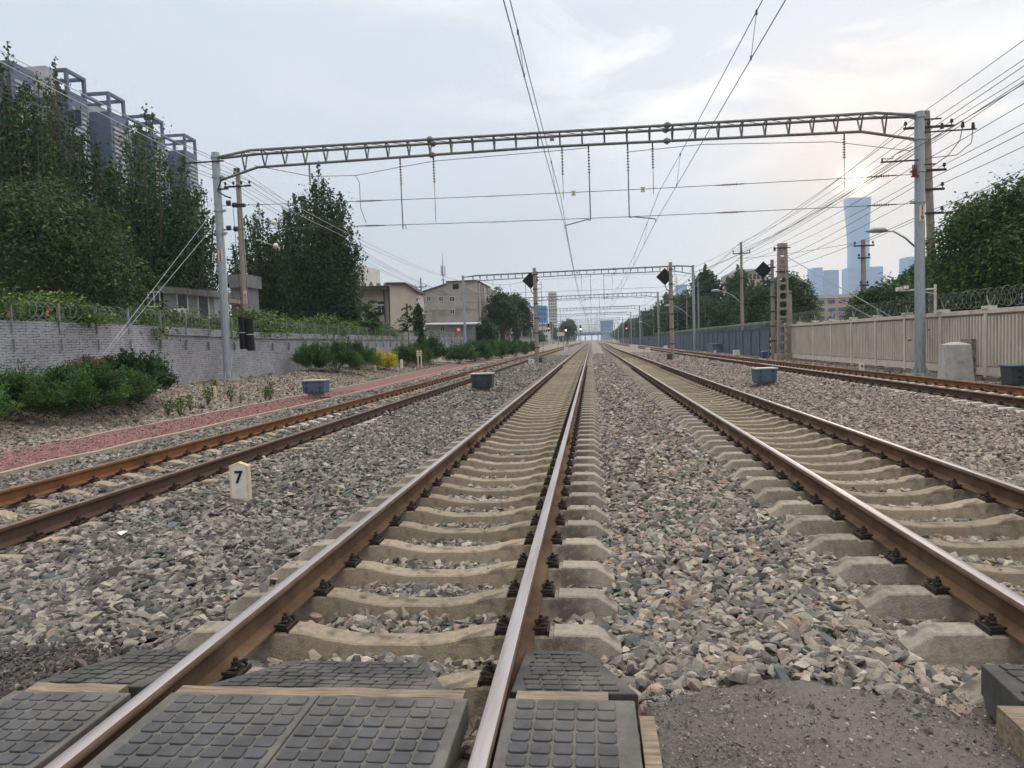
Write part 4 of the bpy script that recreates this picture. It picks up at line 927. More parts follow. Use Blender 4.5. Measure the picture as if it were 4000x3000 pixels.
def crown_mesh(kind, H, R, n, size, pal, seed, z0=.15):
    rng = np.random.default_rng(seed); P_ = []; U = []; CL = []; limbs = []
    if kind == 'poplar':
        nl = 64
        for i in range(nl):
            u = (i+.5)/nl; h = H*(z0+(.80-z0)*u**1.05); az = rng.uniform(0, 2*pi)
            prof = min(1, .55+u*2.6)*(1-u)**.50 if u > 0 else .5
            r = R*prof*rng.uniform(.62, 1.15)+.05*R; rise = r*rng.uniform(.9, 1.55)+H*.035; top = min(h+rise, H*(.80+.19*rng.uniform(0, 1)) if u > .45 else H)
            a = np.array([0, 0, h]); b_ = np.array([cos(az)*r, sin(az)*r, top]); mid = (a+b_)/2+np.array([cos(az), sin(az), 0])*r*.22-np.array([0, 0, rise*.16]); limbs.append((a, mid, b_))
            k = max(10, int(n/nl*(.35+prof))); t = rng.uniform(.10, 1.0, k)**.8
            pc = ((1-t)**2)[:, None]*a+(2*t*(1-t))[:, None]*mid+(t**2)[:, None]*b_
            sg = (.10*R*(1.25-t)+.09)[:, None]; P_.append(pc+rng.normal(0, 1, (k, 3))*sg*np.array([1, 1, 1.3])); U.append(np.tile([0, 0, .3], (k, 1))); CL.append(np.full(k, rng.uniform(.7, 1.3)))
        for i in range(7): # leader tips
            k = n//90; t = rng.uniform(0, 1, k); ox, oy = rng.normal(0, .07*R, 2)*(i > 0); tp = H*(1.0 if i == 0 else rng.uniform(.86, .95)); lo = H*.66
            P_.append(np.stack([ox+rng.normal(0, .08+.22*(1-t)), oy+rng.normal(0, .08+.22*(1-t)), lo+(tp-lo)*t], -1)); U.append(np.tile([0, 0, .6], (k, 1))); CL.append(np.ones(k))
    elif kind == 'vase':
        nl = 46
        for i in range(nl):
            az = i*2.39996+rng.uniform(-.4, .4); rr = ((i+.5)/nl)**.55*rng.uniform(.8, 1.08); r = R*rr; top = H*(1.0-.40*rr**2.2)*(1.0 if i == 0 else rng.uniform(.84, .99)); h0 = H*rng.uniform(.08, .30)+(1-rr)*H*.1
            if i % 4 == 3: top *= rng.uniform(.55, .8); r *= 1.05
            a = np.array([0, 0, h0]); b_ = np.array([cos(az)*r, sin(az)*r, top]); mid = np.array([cos(az)*r*.78, sin(az)*r*.78, h0+(top-h0)*.42]); limbs.append((a, mid, b_))
            k = int(n/nl*(.75+.5*rng.uniform())); t = rng.uniform(.10, 1.0, k); pc = ((1-t)**2)[:, None]*a+(2*t*(1-t))[:, None]*mid+(t**2)[:, None]*b_
            sg = (.17*R*(1-t)**.8+.07*R*(t < .93)+.02*R)[:, None]; P_.append(pc+rng.normal(0, 1, (k, 3))*sg*np.array([1, 1, 1.5])); U.append(np.tile([0, 0, .4], (k, 1))); CL.append(np.full(k, rng.uniform(.65, 1.35)))
    elif kind == 'broad':
        nc = 85
        for i in range(nc):
            v = rng.normal(size=3); v /= np.linalg.norm(v); v[2] = abs(v[2])*1.15-.35; rr = rng.uniform(.55, 1.03)
            hc = H*(z0+(1-z0)*.5); c = np.array([v[0]*R*rr, v[1]*R*rr, hc+v[2]*H*(1-z0)*.52*rr]); limbs.append((np.array([0, 0, H*z0*.9]), np.array([c[0]*.45, c[1]*.45, (H*z0+c[2])/2+.1*H]), c))
            k = n//nc; g_ = rng.normal(0, 1, (k, 3))*np.array([.17*R, .17*R, .10*R]); g_[:, 2] -= .35*(g_[:, 0]**2+g_[:, 1]**2)/(.17*R)
            P_.append(c+g_); dd = g_*np.array([1, 1, .2]); dd /= np.linalg.norm(dd, axis=1)[:, None]+1e-6; dd[:, 2] -= .35; U.append(dd*.9); CL.append(np.full(k, rng.uniform(.72, 1.3)))
    elif kind == 'juniper':
        nl_ = 34; ns = 14
        for i in range(nl_):
            v = rng.normal(size=3); v[2] = abs(v[2])*.9+.05; v /= np.linalg.norm(v); rr = rng.uniform(.60, .92); lc = np.array([v[0]*R*rr, v[1]*R*rr, .18*H+v[2]*H*.62*rr]); tone = rng.uniform(.5, 1.4); lr = R*rng.uniform(.20, .34)
            for j in range(ns):
                w_ = rng.normal(size=3)+v*.9; w_[2] = abs(w_[2])*.8-.1; w_ /= np.linalg.norm(w_); tip = lc+w_*lr*rng.uniform(.7, 1.15); tip[2] = max(.04, tip[2]); base_ = lc*.8; k = n//(nl_*ns); t = rng.uniform(.1, 1, k)
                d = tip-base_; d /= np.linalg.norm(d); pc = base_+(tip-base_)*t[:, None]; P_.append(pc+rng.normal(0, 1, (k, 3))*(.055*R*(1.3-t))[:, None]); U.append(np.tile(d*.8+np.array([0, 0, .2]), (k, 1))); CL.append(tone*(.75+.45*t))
            if i % 3 == 0: limbs.append((np.array([0, 0, 0.]), lc*.5, lc))
    elif kind == 'shrub':
        nc = 46
        for i in range(nc):
            v = rng.normal(size=3); v /= np.linalg.norm(v); v[2] = abs(v[2]); rr = rng.uniform(.4, 1.0); c = np.array([v[0]*R*rr, v[1]*R*rr, H*.25+v[2]*H*.7*rr]); k = n//nc
            P_.append(c+rng.normal(0, 1, (k, 3))*np.array([.16*R, .16*R, .09*H])); U.append(np.tile([0, 0, .1], (k, 1))); CL.append(np.full(k, rng.uniform(.7, 1.3)))
            if i % 5 == 0: limbs.append((np.array([0, 0, 0.]), c*.5, c))
    elif kind == 'frond':
        nf = 26
        for i in range(nf):
            az = rng.uniform(0, 2*pi); r = R*rng.uniform(.6, 1.1); h0 = H*rng.uniform(.45, .95); a = np.array([0, 0, h0]); b_ = np.array([cos(az)*r, sin(az)*r, h0+R*rng.uniform(-.15, .35)]); mid = (a+b_)/2+np.array([0, 0, R*.32]); limbs.append((a, mid, b_))
            k = n//nf; t = rng.uniform(.1, 1, k); side = np.sign(rng.normal(size=k)); pc = ((1-t)**2)[:, None]*a+(2*t*(1-t))[:, None]*mid+(t**2)[:, None]*b_; sd = np.array([-sin(az), cos(az), -.35]); P_.append(pc+side[:, None]*sd*rng.uniform(.02, .13*R, k)[:, None]); U.append(side[:, None]*sd*2.2); CL.append(np.full(k, rng.uniform(.8, 1.25)))
    P_ = np.concatenate(P_); U = np.concatenate(U); CL = np.concatenate(CL)
    asp = {'poplar': .75, 'vase': .75, 'broad': .42, 'juniper': .42, 'shrub': .6, 'frond': .28}[kind]
    V, F, C_ = leaves(P_, size, pal, rng, U, asp, .3, CL)
    me = fast_mesh('crown', V, F, [MT['leaf']], col=C_)
    b = MB()
    if kind in ('poplar', 'broad', 'frond', 'vase'):
        th = (.0125*H+.05) if kind != 'frond' else .035
        b.tube([(0, 0, -.4), (th*.3, 0, H*.25), (0, th*.4, H*.5), (0, 0, H*(.9 if kind in ('poplar', 'vase') else .62 if kind == 'broad' else .95))], [th*1.25, th, th*.75, th*.2], 8)
    for (a, m_, c) in limbs[::(2 if kind in ('poplar', 'broad') else 1)]:
        w = .0045*H+.012 if kind not in ('juniper', 'shrub', 'frond') else .012; b.tube([a, m_, c], [w, w*.7, w*.25], 4, caps=False)
    o = b.build('t', MT['bark'], smooth=True); tm = o.data; tm.name = 'trunk'; bpy.data.objects.remove(o)
    return me, tm
def plant(name, label, cat, loc, kind, H, R, n, size, pal, seed, z0=.15, group=None, rz=0., mesh=None, sc=(1, 1, 1), parts=('crown', 'trunk')):
    cm, tm = mesh or crown_mesh(kind, H, R, n, size, pal, seed, z0)
    root = thing(name, label, cat, loc, group, rz); root.scale = sc
    c = add_obj(parts[0], cm, root); t = add_obj(parts[1], tm, root); return root, (cm, tm)
def px_tree(label, pxc, ytop, hw, Y, kind, n, size, pal, seed, z0=.15, base=0., group=None, name='tree', over=1.0, cat='tree'):
    top = P(pxc, ytop, Y=Y); X = top[0]; dist = math.hypot(X-CX, Y)*cos(math.atan2(CX-X, Y)-YAW) if True else Y; R = hw*abs(dist)/FPX*over
    H = top[2]-base; return plant(name, label, cat, (X, Y, base), kind, H, R, n, size, pal, seed, z0, group)
GT = 'trees behind the left wall'
px_tree('tall poplar cut off by the left edge of the picture', 20, 160, 150, 31, 'vase', 20000, .17, MID+DARK, 11, .12, .3, GT, 'poplar_tree')
px_tree('tall slim poplar in front of the near end of the apartment block', 200, 232, 190, 36, 'vase', 20000, .17, MID+DARK, 12, .08, .3, GT, 'poplar_tree')
px_tree('spiky poplar with upright shoots just left of pole 152', 545, 425, 235, 40, 'vase', 26000, .18, DARK+MID, 13, .06, .3, GT, 'poplar_tree')
px_tree('dark poplar whose crown touches pole 152 from the left', 700, 600, 140, 42, 'vase', 9000, .18, DARK, 14, .05, .3, GT, 'poplar_tree')
px_tree('dark dense tree low between the apartment block and the brick hut', 400, 860, 190, 39, 'broad', 11000, .20, DARK, 15, .12, .3, GT, 'broadleaf_tree')
px_tree('bright green broad tree with drooping leaves at the left edge above the wall', 130, 640, 330, 25.5, 'broad', 30000, .17, DARK+MID+MID[:1], 16, .16, .3, GT, 'broadleaf_tree')
px_tree('dark tree with a bare trunk behind the hut windows', 640, 780, 170, 47, 'broad', 11000, .22, DARK, 17, .2, .3, GT, 'broadleaf_tree')
px_tree('tall dark pointed tree behind the near span, right of the utility pole', 1230, 640, 160, 56, 'vase', 30000, .21, DARK, 18, .04, .3, GT, 'poplar_tree')
px_tree('shorter dark tree between pole 152 and the tall pointed tree', 1000, 790, 120, 58, 'vase', 15000, .22, DARK+MID[:1], 19, .05, .3, GT, 'poplar_tree')
px_tree('dark tree filling the gap right of the brick tower', 1120, 800, 130, 60, 'vase', 14000, .22, DARK, 20, .04, .3, GT, 'poplar_tree')
px_tree('dark tree leaning out right of the tall pointed tree above the grey house', 1320, 820, 75, 57, 'poplar', 9000, .21, DARK, 21, .05, .3, GT, 'poplar_tree')
px_tree('small sumac with feathery fronds under the house window', 1430, 1165, 70, 52, 'frond', 3000, .26, MID, 22, .2, .2, GT, 'sumac_tree')
px_tree('sparse young tree at the corner of the cream gable wall', 1590, 1190, 50, 60, 'frond', 1300, .24, DARK, 23, .2, .2, GT, 'young_tree')
px_tree('narrow dark cypress between the cream gable and the grey block', 1632, 1165, 26, 66, 'poplar', 4000, .2, DARK, 24, .05, .2, GT, 'cypress_tree')
px_tree('dark tree right of the grey block behind the second gantry', 1955, 1105, 65, 105, 'broad', 9000, .36, DARK, 25, .12, 0, GT, 'broadleaf_tree')
px_tree('big dark tree between the third gantry pole and the grey block', 2010, 1122, 62, 118, 'broad', 11000, .38, DARK, 26, .08, 0, GT, 'broadleaf_tree')
px_tree('low dark bush behind the wall under the red scaffold', 1895, 1245, 48, 95, 'shrub', 5000, .3, DARK, 27, .1, 0, GT, 'bush', cat='bush')
px_tree('round dark tree far off left of the red signals', 2215, 1238, 38, 330, 'broad', 6000, .9, DARK, 28, .08, 0, GT, 'broadleaf_tree')
px_tree('green tree below the blue clad building', 2095, 1285, 30, 210, 'broad', 4000, .6, MID, 29, .1, 0, GT, 'broadleaf_tree')
# right side
GR = 'trees behind the right wall'
px_tree('big sunlit locust tree at the right edge of the picture', 3930, 655, 270, 30, 'broad', 42000, .17, MID+MID+[(.10, .19, .04)], 31, .10, -.3, GR, 'locust_tree')
px_tree('dark lower tree under the big locust at the right edge', 3800, 900, 170, 34, 'broad', 18000, .18, DARK+MID[:2], 32, .02, -.3, GR, 'broadleaf_tree')
px_tree('wide green tree left of pole 119 above the cream fence', 3480, 1060, 150, 46, 'broad', 16000, .20, MID+DARK, 33, .05, -.3, GR, 'broadleaf_tree')
px_tree('green tree right of the thin brown utility pole', 3590, 990, 90, 50, 'broad', 11000, .22, MID+DARK, 34, .05, -.3, GR, 'broadleaf_tree')
px_tree('tree with long leaves in front of the beige building', 3400, 1100, 85, 58, 'broad', 10000, .24, DARK+MID, 35, .05, -.3, GR, 'broadleaf_tree')
px_tree('low bright green tree under the beige building windows', 3215, 1262, 85, 66, 'broad', 6000, .25, MID+YEL[:1], 36, .02, -.3, GR, 'broadleaf_tree')
px_tree('round green tree behind the pierced concrete mast', 3085, 1035, 95, 76, 'broad', 15000, .26, MID+DARK, 37, .05, -.3, GR, 'broadleaf_tree')
px_tree('dark green tree left of the third diamond board', 2960, 1100, 90, 84, 'broad', 12000, .28, DARK+MID, 38, .05, -.3, GR, 'broadleaf_tree')
px_tree('dark tree behind the utility pole with the street lamp', 2860, 1115, 85, 96, 'broad', 11000, .32, DARK+MID[:2], 39, .05, -.3, GR, 'broadleaf_tree')
px_tree('green tree right of the second gantry pole', 2780, 1140, 80, 108, 'broad', 10000, .34, MID+DARK, 40, .05, -.3, GR, 'broadleaf_tree')
m1 = crown_mesh('poplar', 11.5, 3.0, 7000, .42, DARK+MID[:2], 41, .06); m2 = crown_mesh('broad', 10.5, 4.0, 7000, .45, DARK+MID[:1], 42, .06)
LR = [(2700, 112), (2665, 125), (2630, 138), (2600, 152), (2575, 168), (2548, 184), (2525, 200), (2502, 218), (2485, 238), (2468, 262), (2452, 290), (2438, 325), (2425, 365), (2413, 410), (2402, 465), (2392, 530), (2383, 610)]
ORD = ['first', 'second', 'third', 'fourth', 'fifth', 'sixth', 'seventh', 'eighth', 'ninth', 'tenth', 'eleventh', 'twelfth', 'thirteenth', 'fourteenth', 'fifteenth', 'sixteenth', 'last']
for i, (px, Y) in enumerate(LR):
    X = P(px+18, 1250, Y=Y)[0]; s_ = 1+.10*sin(i*2.3)
    plant('roadside_tree', 'hazy dark tree in the long row behind the blue wall, '+ORD[i]+' from the near end', 'tree', (X+1.5, Y, -.3), '', 0, 0, 0, 0, 0, 0, 0, 'long tree row behind the blue wall', rz=i*1.3, mesh=(m1 if i % 2 == 0 else m2), sc=(s_*1.05, s_*1.05, s_*(.98+.12*cos(i*1.7))))
for i in range(26):
    Y = 95+i*22+(i**1.5); X = 24+5*sin(i*3.1)+i*.2; s_ = 1+.18*sin(i*1.9)
    plant('roadside_tree', ordinal(i)+' hazy tree from the near end of the back row right of the blue wall', 'tree', (X, Y, -.3), '', 0, 0, 0, 0, 0, 0, 0, 'second tree row farther behind the blue wall', rz=i*2.1, mesh=(m2 if i % 2 == 0 else m1), sc=(s_, s_, s_*.95))
for i in range(18):
    Y = 380+i*32; X = -18-4*abs(sin(i*2.1)); s_ = .9+.2*sin(i*1.7)
    plant('roadside_tree', ordinal(i)+' hazy far tree left of the tracks, counted from the camera', 'tree', (X, Y, 0), '', 0, 0, 0, 0, 0, 0, 0, 'far trees left of the tracks', rz=i*2.1, mesh=(m2 if i % 2 == 0 else m1), sc=(s_, s_, s_))
for i in range(9):
    Y = 150+i*22; X = -19-3*abs(sin(i*2.1)); s_ = .62+.1*sin(i*1.7)
    plant('roadside_tree', ['nearest', 'second', 'third', 'fourth', 'fifth', 'sixth', 'seventh', 'eighth', 'farthest'][i]+' small dark tree in the row behind the far stretch of left wall', 'tree', (X, Y, 0), '', 0, 0, 0, 0, 0, 0, 0, 'small trees behind the far left wall', rz=i*2.1, mesh=(m2 if i % 2 == 0 else m1), sc=(s_, s_, s_))
# yellow green shrubs showing above the left wall
hm = [crown_mesh('shrub', 1.5, 1.35, 2600, .13, YEL+MID, 51+i) for i in range(3)]
for i in range(24):
    Y = 15+i*1.9+.5*sin(i*2.7); low = 2.2 if Y < 24 else 1.75 if Y < 34 else 1.9
    plant('climbing_shrub', ordinal(i)+' yellow green shrub from the left edge above the razor wire', 'shrub', (XW-1.25-.2*sin(i), Y, low), '', 0, 0, 0, 0, 0, 0, 0, 'shrubs showing over the left wall', rz=i*1.1, mesh=hm[i % 3], sc=(1.15, 1.15, 1+.15*sin(i*1.3)), parts=('foliage', 'stems'))
# trumpet flowers among them
for (px, py, fl) in ((25, 1212, 'leftmost'), (182, 1213, 'upper one of the close pair of'), (180, 1226, 'lower one of the close pair of'), (406, 1228, 'rightmost')):
    p = P(px, py, X=XW-.15); b = MB()
    for k in range(5): a = k*2*pi/5; b.quad(p, p+np.array([.02, cos(a)*.05, sin(a)*.05]), p+np.array([.05, cos(a+.5)*.075, sin(a+.5)*.075]), p+np.array([.02, cos(a+1)*.05, sin(a+1)*.05]))
    tag(b.build('flower', mat('orange_petal', (.75, .22, .10), .6)), fl+' small orange trumpet flowers over the left wall', 'flower', 'orange flowers over the wall')
# junipers in front of the wall
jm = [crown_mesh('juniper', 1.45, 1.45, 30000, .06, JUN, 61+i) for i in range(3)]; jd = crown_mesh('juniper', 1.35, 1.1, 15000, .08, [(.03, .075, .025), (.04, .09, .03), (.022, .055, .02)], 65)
jb = crown_mesh('shrub', .6, .75, 5000, .06, [(.16, .095, .06), (.12, .075, .05), (.20, .125, .08)], 66)
def jun(label, X, Y, m, s_, sz=1., z=None, grp='junipers at the foot of the left wall', nm='juniper_bush'):
    return plant(nm, label, 'bush', (X, Y, zg(X)-.05 if z is None else z), '', 0, 0, 0, 0, 0, 0, 0, grp, rz=X*3+Y, mesh=m, sc=(s_, s_, s_*sz), parts=('foliage', 'stems'))
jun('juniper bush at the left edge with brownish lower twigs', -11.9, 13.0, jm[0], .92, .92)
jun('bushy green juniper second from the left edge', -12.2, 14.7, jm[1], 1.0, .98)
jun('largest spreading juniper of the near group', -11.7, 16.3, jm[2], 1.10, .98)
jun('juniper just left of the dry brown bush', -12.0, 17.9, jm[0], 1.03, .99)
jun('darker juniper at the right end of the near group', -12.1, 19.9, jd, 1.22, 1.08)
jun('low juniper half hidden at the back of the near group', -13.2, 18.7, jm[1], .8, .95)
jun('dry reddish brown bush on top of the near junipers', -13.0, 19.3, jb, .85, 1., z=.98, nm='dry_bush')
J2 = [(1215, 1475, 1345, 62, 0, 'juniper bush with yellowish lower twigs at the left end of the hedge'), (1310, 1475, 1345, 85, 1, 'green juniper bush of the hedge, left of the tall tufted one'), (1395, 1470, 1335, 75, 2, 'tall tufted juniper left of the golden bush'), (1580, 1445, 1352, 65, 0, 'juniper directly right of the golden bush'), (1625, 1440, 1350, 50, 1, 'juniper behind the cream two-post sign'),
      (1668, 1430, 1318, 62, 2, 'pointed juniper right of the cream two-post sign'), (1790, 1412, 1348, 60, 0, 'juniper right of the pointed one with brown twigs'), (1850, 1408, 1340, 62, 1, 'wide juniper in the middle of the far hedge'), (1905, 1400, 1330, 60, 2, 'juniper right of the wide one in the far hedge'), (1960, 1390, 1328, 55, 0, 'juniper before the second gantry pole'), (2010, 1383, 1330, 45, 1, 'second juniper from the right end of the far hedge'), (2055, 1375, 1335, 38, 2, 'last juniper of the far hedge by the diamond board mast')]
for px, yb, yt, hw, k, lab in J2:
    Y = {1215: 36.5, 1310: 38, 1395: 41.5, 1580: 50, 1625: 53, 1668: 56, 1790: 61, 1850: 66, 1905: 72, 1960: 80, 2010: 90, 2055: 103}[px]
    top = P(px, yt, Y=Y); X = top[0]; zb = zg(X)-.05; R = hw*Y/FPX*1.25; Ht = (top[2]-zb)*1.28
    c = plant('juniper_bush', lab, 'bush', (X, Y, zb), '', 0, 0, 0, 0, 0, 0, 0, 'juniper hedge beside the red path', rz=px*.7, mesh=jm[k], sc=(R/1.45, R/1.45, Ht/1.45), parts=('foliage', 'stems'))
top = P(1497, 1365, Y=44); plant('golden_bush', 'golden yellow bush in the juniper hedge', 'bush', (top[0], 44, zg(top[0])-.05), 'shrub', top[2]-zg(top[0])+.05, .85, 9000, .085, [(.48, .42, .03), (.40, .38, .04), (.30, .30, .04), (.55, .48, .05)], 71, parts=('foliage', 'stems'))
# weeds and saplings on the rubble
wm = [crown_mesh('shrub', .55, .16, 170, .06, YEL+MID, 81+i) for i in range(3)]
for i, (px, py, h) in enumerate([(700, 1545, 1.0), (740, 1550, .8), (810, 1545, 1.1), (835, 1500, .9), (900, 1530, 1.0), (655, 1560, .9), (1035, 1505, .9), (1050, 1500, 1.1), (940, 1520, .5), (600, 1640, .25), (1410, 1545, .25), (2390, 2620, .12)]):
    p = P(px, py, z=-.05 if i != 11 else -.3); p = P(px, py, z=zg(p[0])) if i < 9 else p
    plant('weed', ['tall', 'short', 'leafy', 'pale', 'bushy', 'thin', 'small', 'upright', 'tiny', 'creeping', 'low', 'stunted'][i]+' yellow green weed on the rubble '+('near pole 152' if i in (3, 4, 8) else 'right of pole 152' if i in (6, 7) else 'between the junipers and pole 152' if i < 9 else 'by the gravel'), 'plant', (p[0], p[1], zg(p[0])-.03), '', 0, 0, 0, 0, 0, 0, 0, 'weeds on the rubble', rz=i*1.7, mesh=wm[i % 3], sc=(h, h, h*1.3), parts=('foliage', 'stems'))
# loose rubble on the left bank
def rubble():
    n = 26000; X = RNG.uniform(-14.4, -9.65, n); Y = 9+51*RNG.uniform(0, 1, n)**1.2; k = in_view(X, Y); X, Y = X[k], Y[k]
    size = .028*np.exp(RNG.normal(0, .45, len(X))); sh, f = rock_shapes(0, 40, 2)
    pal = [(.30, .25, .20), (.24, .20, .16), (.17, .15, .135), (.36, .32, .27), (.10, .095, .09), (.27, .23, .20), (.20, .18, .17)]
    v, f, c = scatter_rocks(np.stack([X, Y], -1), size, sh, f, pal, lambda x, y: zg(x)-.03, bury=.3)
    tag(add_obj('rubble', fast_mesh('rubble', v, f, [MT['stone']], col=c)), kind='stuff', label='broken stone and rubble on the bank beside the red path')
rubble()
def path_gravel():
    n = 9000; Y = 6+22*RNG.uniform(0, 1, n)**1.3; X = np.array([RNG.uniform(pathL(y)+.08, pathR(y)-.08) for y in Y]); k = in_view(X, Y); X, Y = X[k], Y[k]
    sh, f = rock_shapes(0, 20, 2); v, f, c = scatter_rocks(np.stack([X, Y], -1), .017*np.exp(RNG.normal(0, .3, len(X))), sh, f, [(.20, .090, .088), (.25, .12, .115), (.16, .075, .075), (.29, .17, .155), (.24, .20, .18)], lambda x, y: zg(x)+.008)
    tag(add_obj('red_gravel', fast_mesh('red_gravel', v, f, [MT['stone']], col=c)), kind='stuff', label='loose red gravel on the footpath')
path_gravel()
# ---------------------------------------------------------------- lineside objects
MT['box_blue'] = mat('box_blue_grey', (.10, .145, .225), .5, .1, col2=(.075, .11, .17), scale=4, stain=((.22, .22, .22), 3, .62, .8))
MT['box_lid'] = mat('box_lid_pale', (.50, .50, .48), .6, .1, col2=(.34, .34, .33), scale=5)
MT['box_dark'] = mat('box_charcoal', (.065, .07, .078), .55, .1, col2=(.045, .048, .052), scale=4)
MT['pole_conc'] = mat('pole_concrete', (.34, .30, .25), .9, col2=(.24, .215, .18), scale=3, mscale=(3, 3, .6), bump=.3, stain=((.17, .15, .125), 2, .55, .8))
MT['board'] = mat('board_black', (.012, .012, .014), .6)
def track_box(label, x, y, w, d, h, zl, m, lidm, cables=1):
    r = thing('track_box', label, 'equipment box', (x, y, zg(x)), 'equipment boxes beside the tracks'); O = r.location; z0 = zl
    b = MB(); b.b2((x-w*.30, y-d*.3, zg(x)-.1), (x+w*.30, y+d*.3, z0+.01)); b.b2((x-w*.42, y-d*.35, z0-.035), (x+w*.42, y+d*.35, z0)); b.build('pedestal', MT['kerb'], r, O)
    b = MB(); b.hexa([(x-w/2, y-d/2, z0+h), (x+w/2, y-d/2, z0+h), (x+w/2, y+d/2, z0+h), (x-w/2, y+d/2, z0+h)], [(x-w*.47, y-d*.47, z0), (x+w*.47, y-d*.47, z0), (x+w*.47, y+d*.47, z0), (x-w*.47, y+d*.47, z0)]); b.build('housing', m, r, O, bevel=.015)
    b = MB(); b.b2((x-w/2-.03, y-d/2-.03, z0+h), (x+w/2+.03, y+d/2+.03, z0+h+.045)); b.build('lid', lidm, r, O, bevel=.01)
    for sx in (-.30, .30):
        b = MB(); b.box((x+sx*w, y-d/2-.012, z0+h*.45), (.055, .03, .035)); b.box((x+sx*w, y-d/2-.03, z0+h*.45), (.11, .012, .014)); b.box((x+sx*w, y-d/2-.012, z0+h*.85), (.03, .03, .06)); b.box((x+sx*w, y-d/2-.012, z0+h*.15), (.03, .03, .06)); b.build('latch', MT['iron'], r, O)
    if cables:
        s_ = 1 if x < 3 else -1
        for k in range(2):
            b = MB(); xx = x+s_*(-.05+k*.14); b.tube([(xx, y-d/2-.01, z0+.08), (xx+s_*.05, y-d/2-.10, z0+.0), (xx+s_*.25, y-d/2-.16, zg(x)+.06), (xx+s_*.6, y-d/2-.2, zg(x)+.04)], .012, 5); b.build('cable', MT['black'], r, O)
track_box('blue grey equipment box standing on the red gravel path edge', -8.37, 24.2, .80, .55, .40, -.06, MT['box_blue'], MT['box_lid'])
track_box('dark charcoal equipment box between the left and middle tracks', -2.72, 25.6, .76, .6, .47, -.13, MT['box_dark'], MT['box_lid'])
track_box('blue equipment box with black sided lid right of the brown railed track', 6.70, 24.1, .66, .7, .42, -.12, MT['box_blue'], MT['box_lid'])
track_box('dark equipment box cut by the right edge of the picture', 13.25, 21.7, 1.05, .6, .50, -.22, MT['box_dark'], MT['box_blue'], 0)
track_box('small white box by the foot of the right hand mast', 13.0, 51.5, .35, .35, .45, -.25, MT['box_blue'], MT['box_lid'], 0)
def marker(label, px, yb, yt, w, text=None, z=-.28, pointed=False, d=.07, th=None, Y=None, m='white', yaw=0.):
    p = P(px, yb, z=z) if Y is None else P(px, yb, Y=Y); t = P(px, yt, Y=p[1]); h = t[2]-p[2]
    r = thing('marker_post', label, 'marker', p); x, y, z0 = p; O = r.location
    pr = [(x-w/2, z0-.15), (x+w/2, z0-.15), (x+w/2, z0+h-(.045 if pointed else 0)), (x, z0+h), (x-w/2, z0+h-(.045 if pointed else 0))]
    b = MB(); b.prism(pr, y-d/2, y+d/2, 'y'); b.build('post', MT[m], r, O, bevel=.008)
    if pointed:
        q = .028; b = MB(); b.prism([(x-w/2+q, z0+.05), (x+w/2-q, z0+.05), (x+w/2-q, z0+h-.045-q*.6), (x, z0+h-q*1.3), (x-w/2+q, z0+h-.045-q*.6)], y-d/2-.004, y-d/2+.002, 'y'); b.build('face', MT['sign_white'], r, O)
    if text:
        for i, ch in enumerate(text[1:] if text[0] == '|' else [text]):
            n = len(text)-1 if text[0] == '|' else 1
            text_obj(ch, th, MT['black'], r, (0, -d/2-.008, h*.62 if n == 1 else h*(.88-.78*(i+.3)/n)), name='lettering')
    return r
MT['sign_white'] = mat('sign_face_white', (.74, .73, .69), .6, col2=(.62, .60, .55), scale=10, stain=((.40, .36, .30), 7, .66, .8))
MT['cream'] = mat('marker_cream', (.66, .58, .40), .8, col2=(.54, .46, .31), scale=9)
marker('cream and white marker post with black 7 in the ballast', 944, 1962, 1803, .235, '7', -.30, True, th=.20, m='cream')
marker('small white marker post with black 9 beside the far right track', 3366, 1452, 1420, .19, '9', Y=29.3, th=.17, m='sign_white')
marker('short white marker post with a digit at the edge of the red path', 1569, 1430, 1404, .17, None, Y=44.5, m='sign_white')
marker('cream concrete cable marker with black characters between pole 152 and the path', 834, 1557, 1508, .21, '|信号电缆', z=-.1, th=.075, m='cream')
marker('square white board with an arrow and 450 at the foot of the left mast', 2076, 1432, 1402, .42, None, Y=53, m='sign_white')
o = [c for c in COL.objects if c.name.startswith('marker_post')][-1]
text_obj('450', .20, MT['black'], o, (0, -.05, .14), name='lettering')
b = MB(); b.v = []; b.quad((.10, 0, .50), (.04, 0, .50), (-.12, 0, .34), (-.12, 0, .30), (-.06, 0, .30), (-.06, 0, .345)); b.build('arrow', MT['black'], o).location = (0, -.045, -.02)
marker('white cabinet low against the blue wall', 2877, 1389, 1367, .5, None, Y=60, m='sign_white', d=.3)
marker('small white post before the blue wall, left of the striped mast', 2988, 1398, 1385, .18, None, Y=53, m='sign_white')
marker('tiny white post by the blue wall left of the white cabinet', 2793, 1383, 1369, .2, None, Y=68, m='sign_white')
for i, (px, yb, yt, Y) in enumerate(((2530, 1376, 1357, 80), (2480, 1365, 1348, 110), (2465, 1363, 1347, 112), (2210, 1368, 1355, 105), (2600, 1360, 1350, 98))):
    marker(('small white post between the right tracks, nearest of those far ones', 'wide white block between the right tracks', 'white block beside the wider one between the right tracks', 'white post between left and middle tracks far off', 'white post beyond the far right track')[i], px, yb, yt, .9 if i == 1 else .5, None, Y=Y, m='sign_white', d=.3)
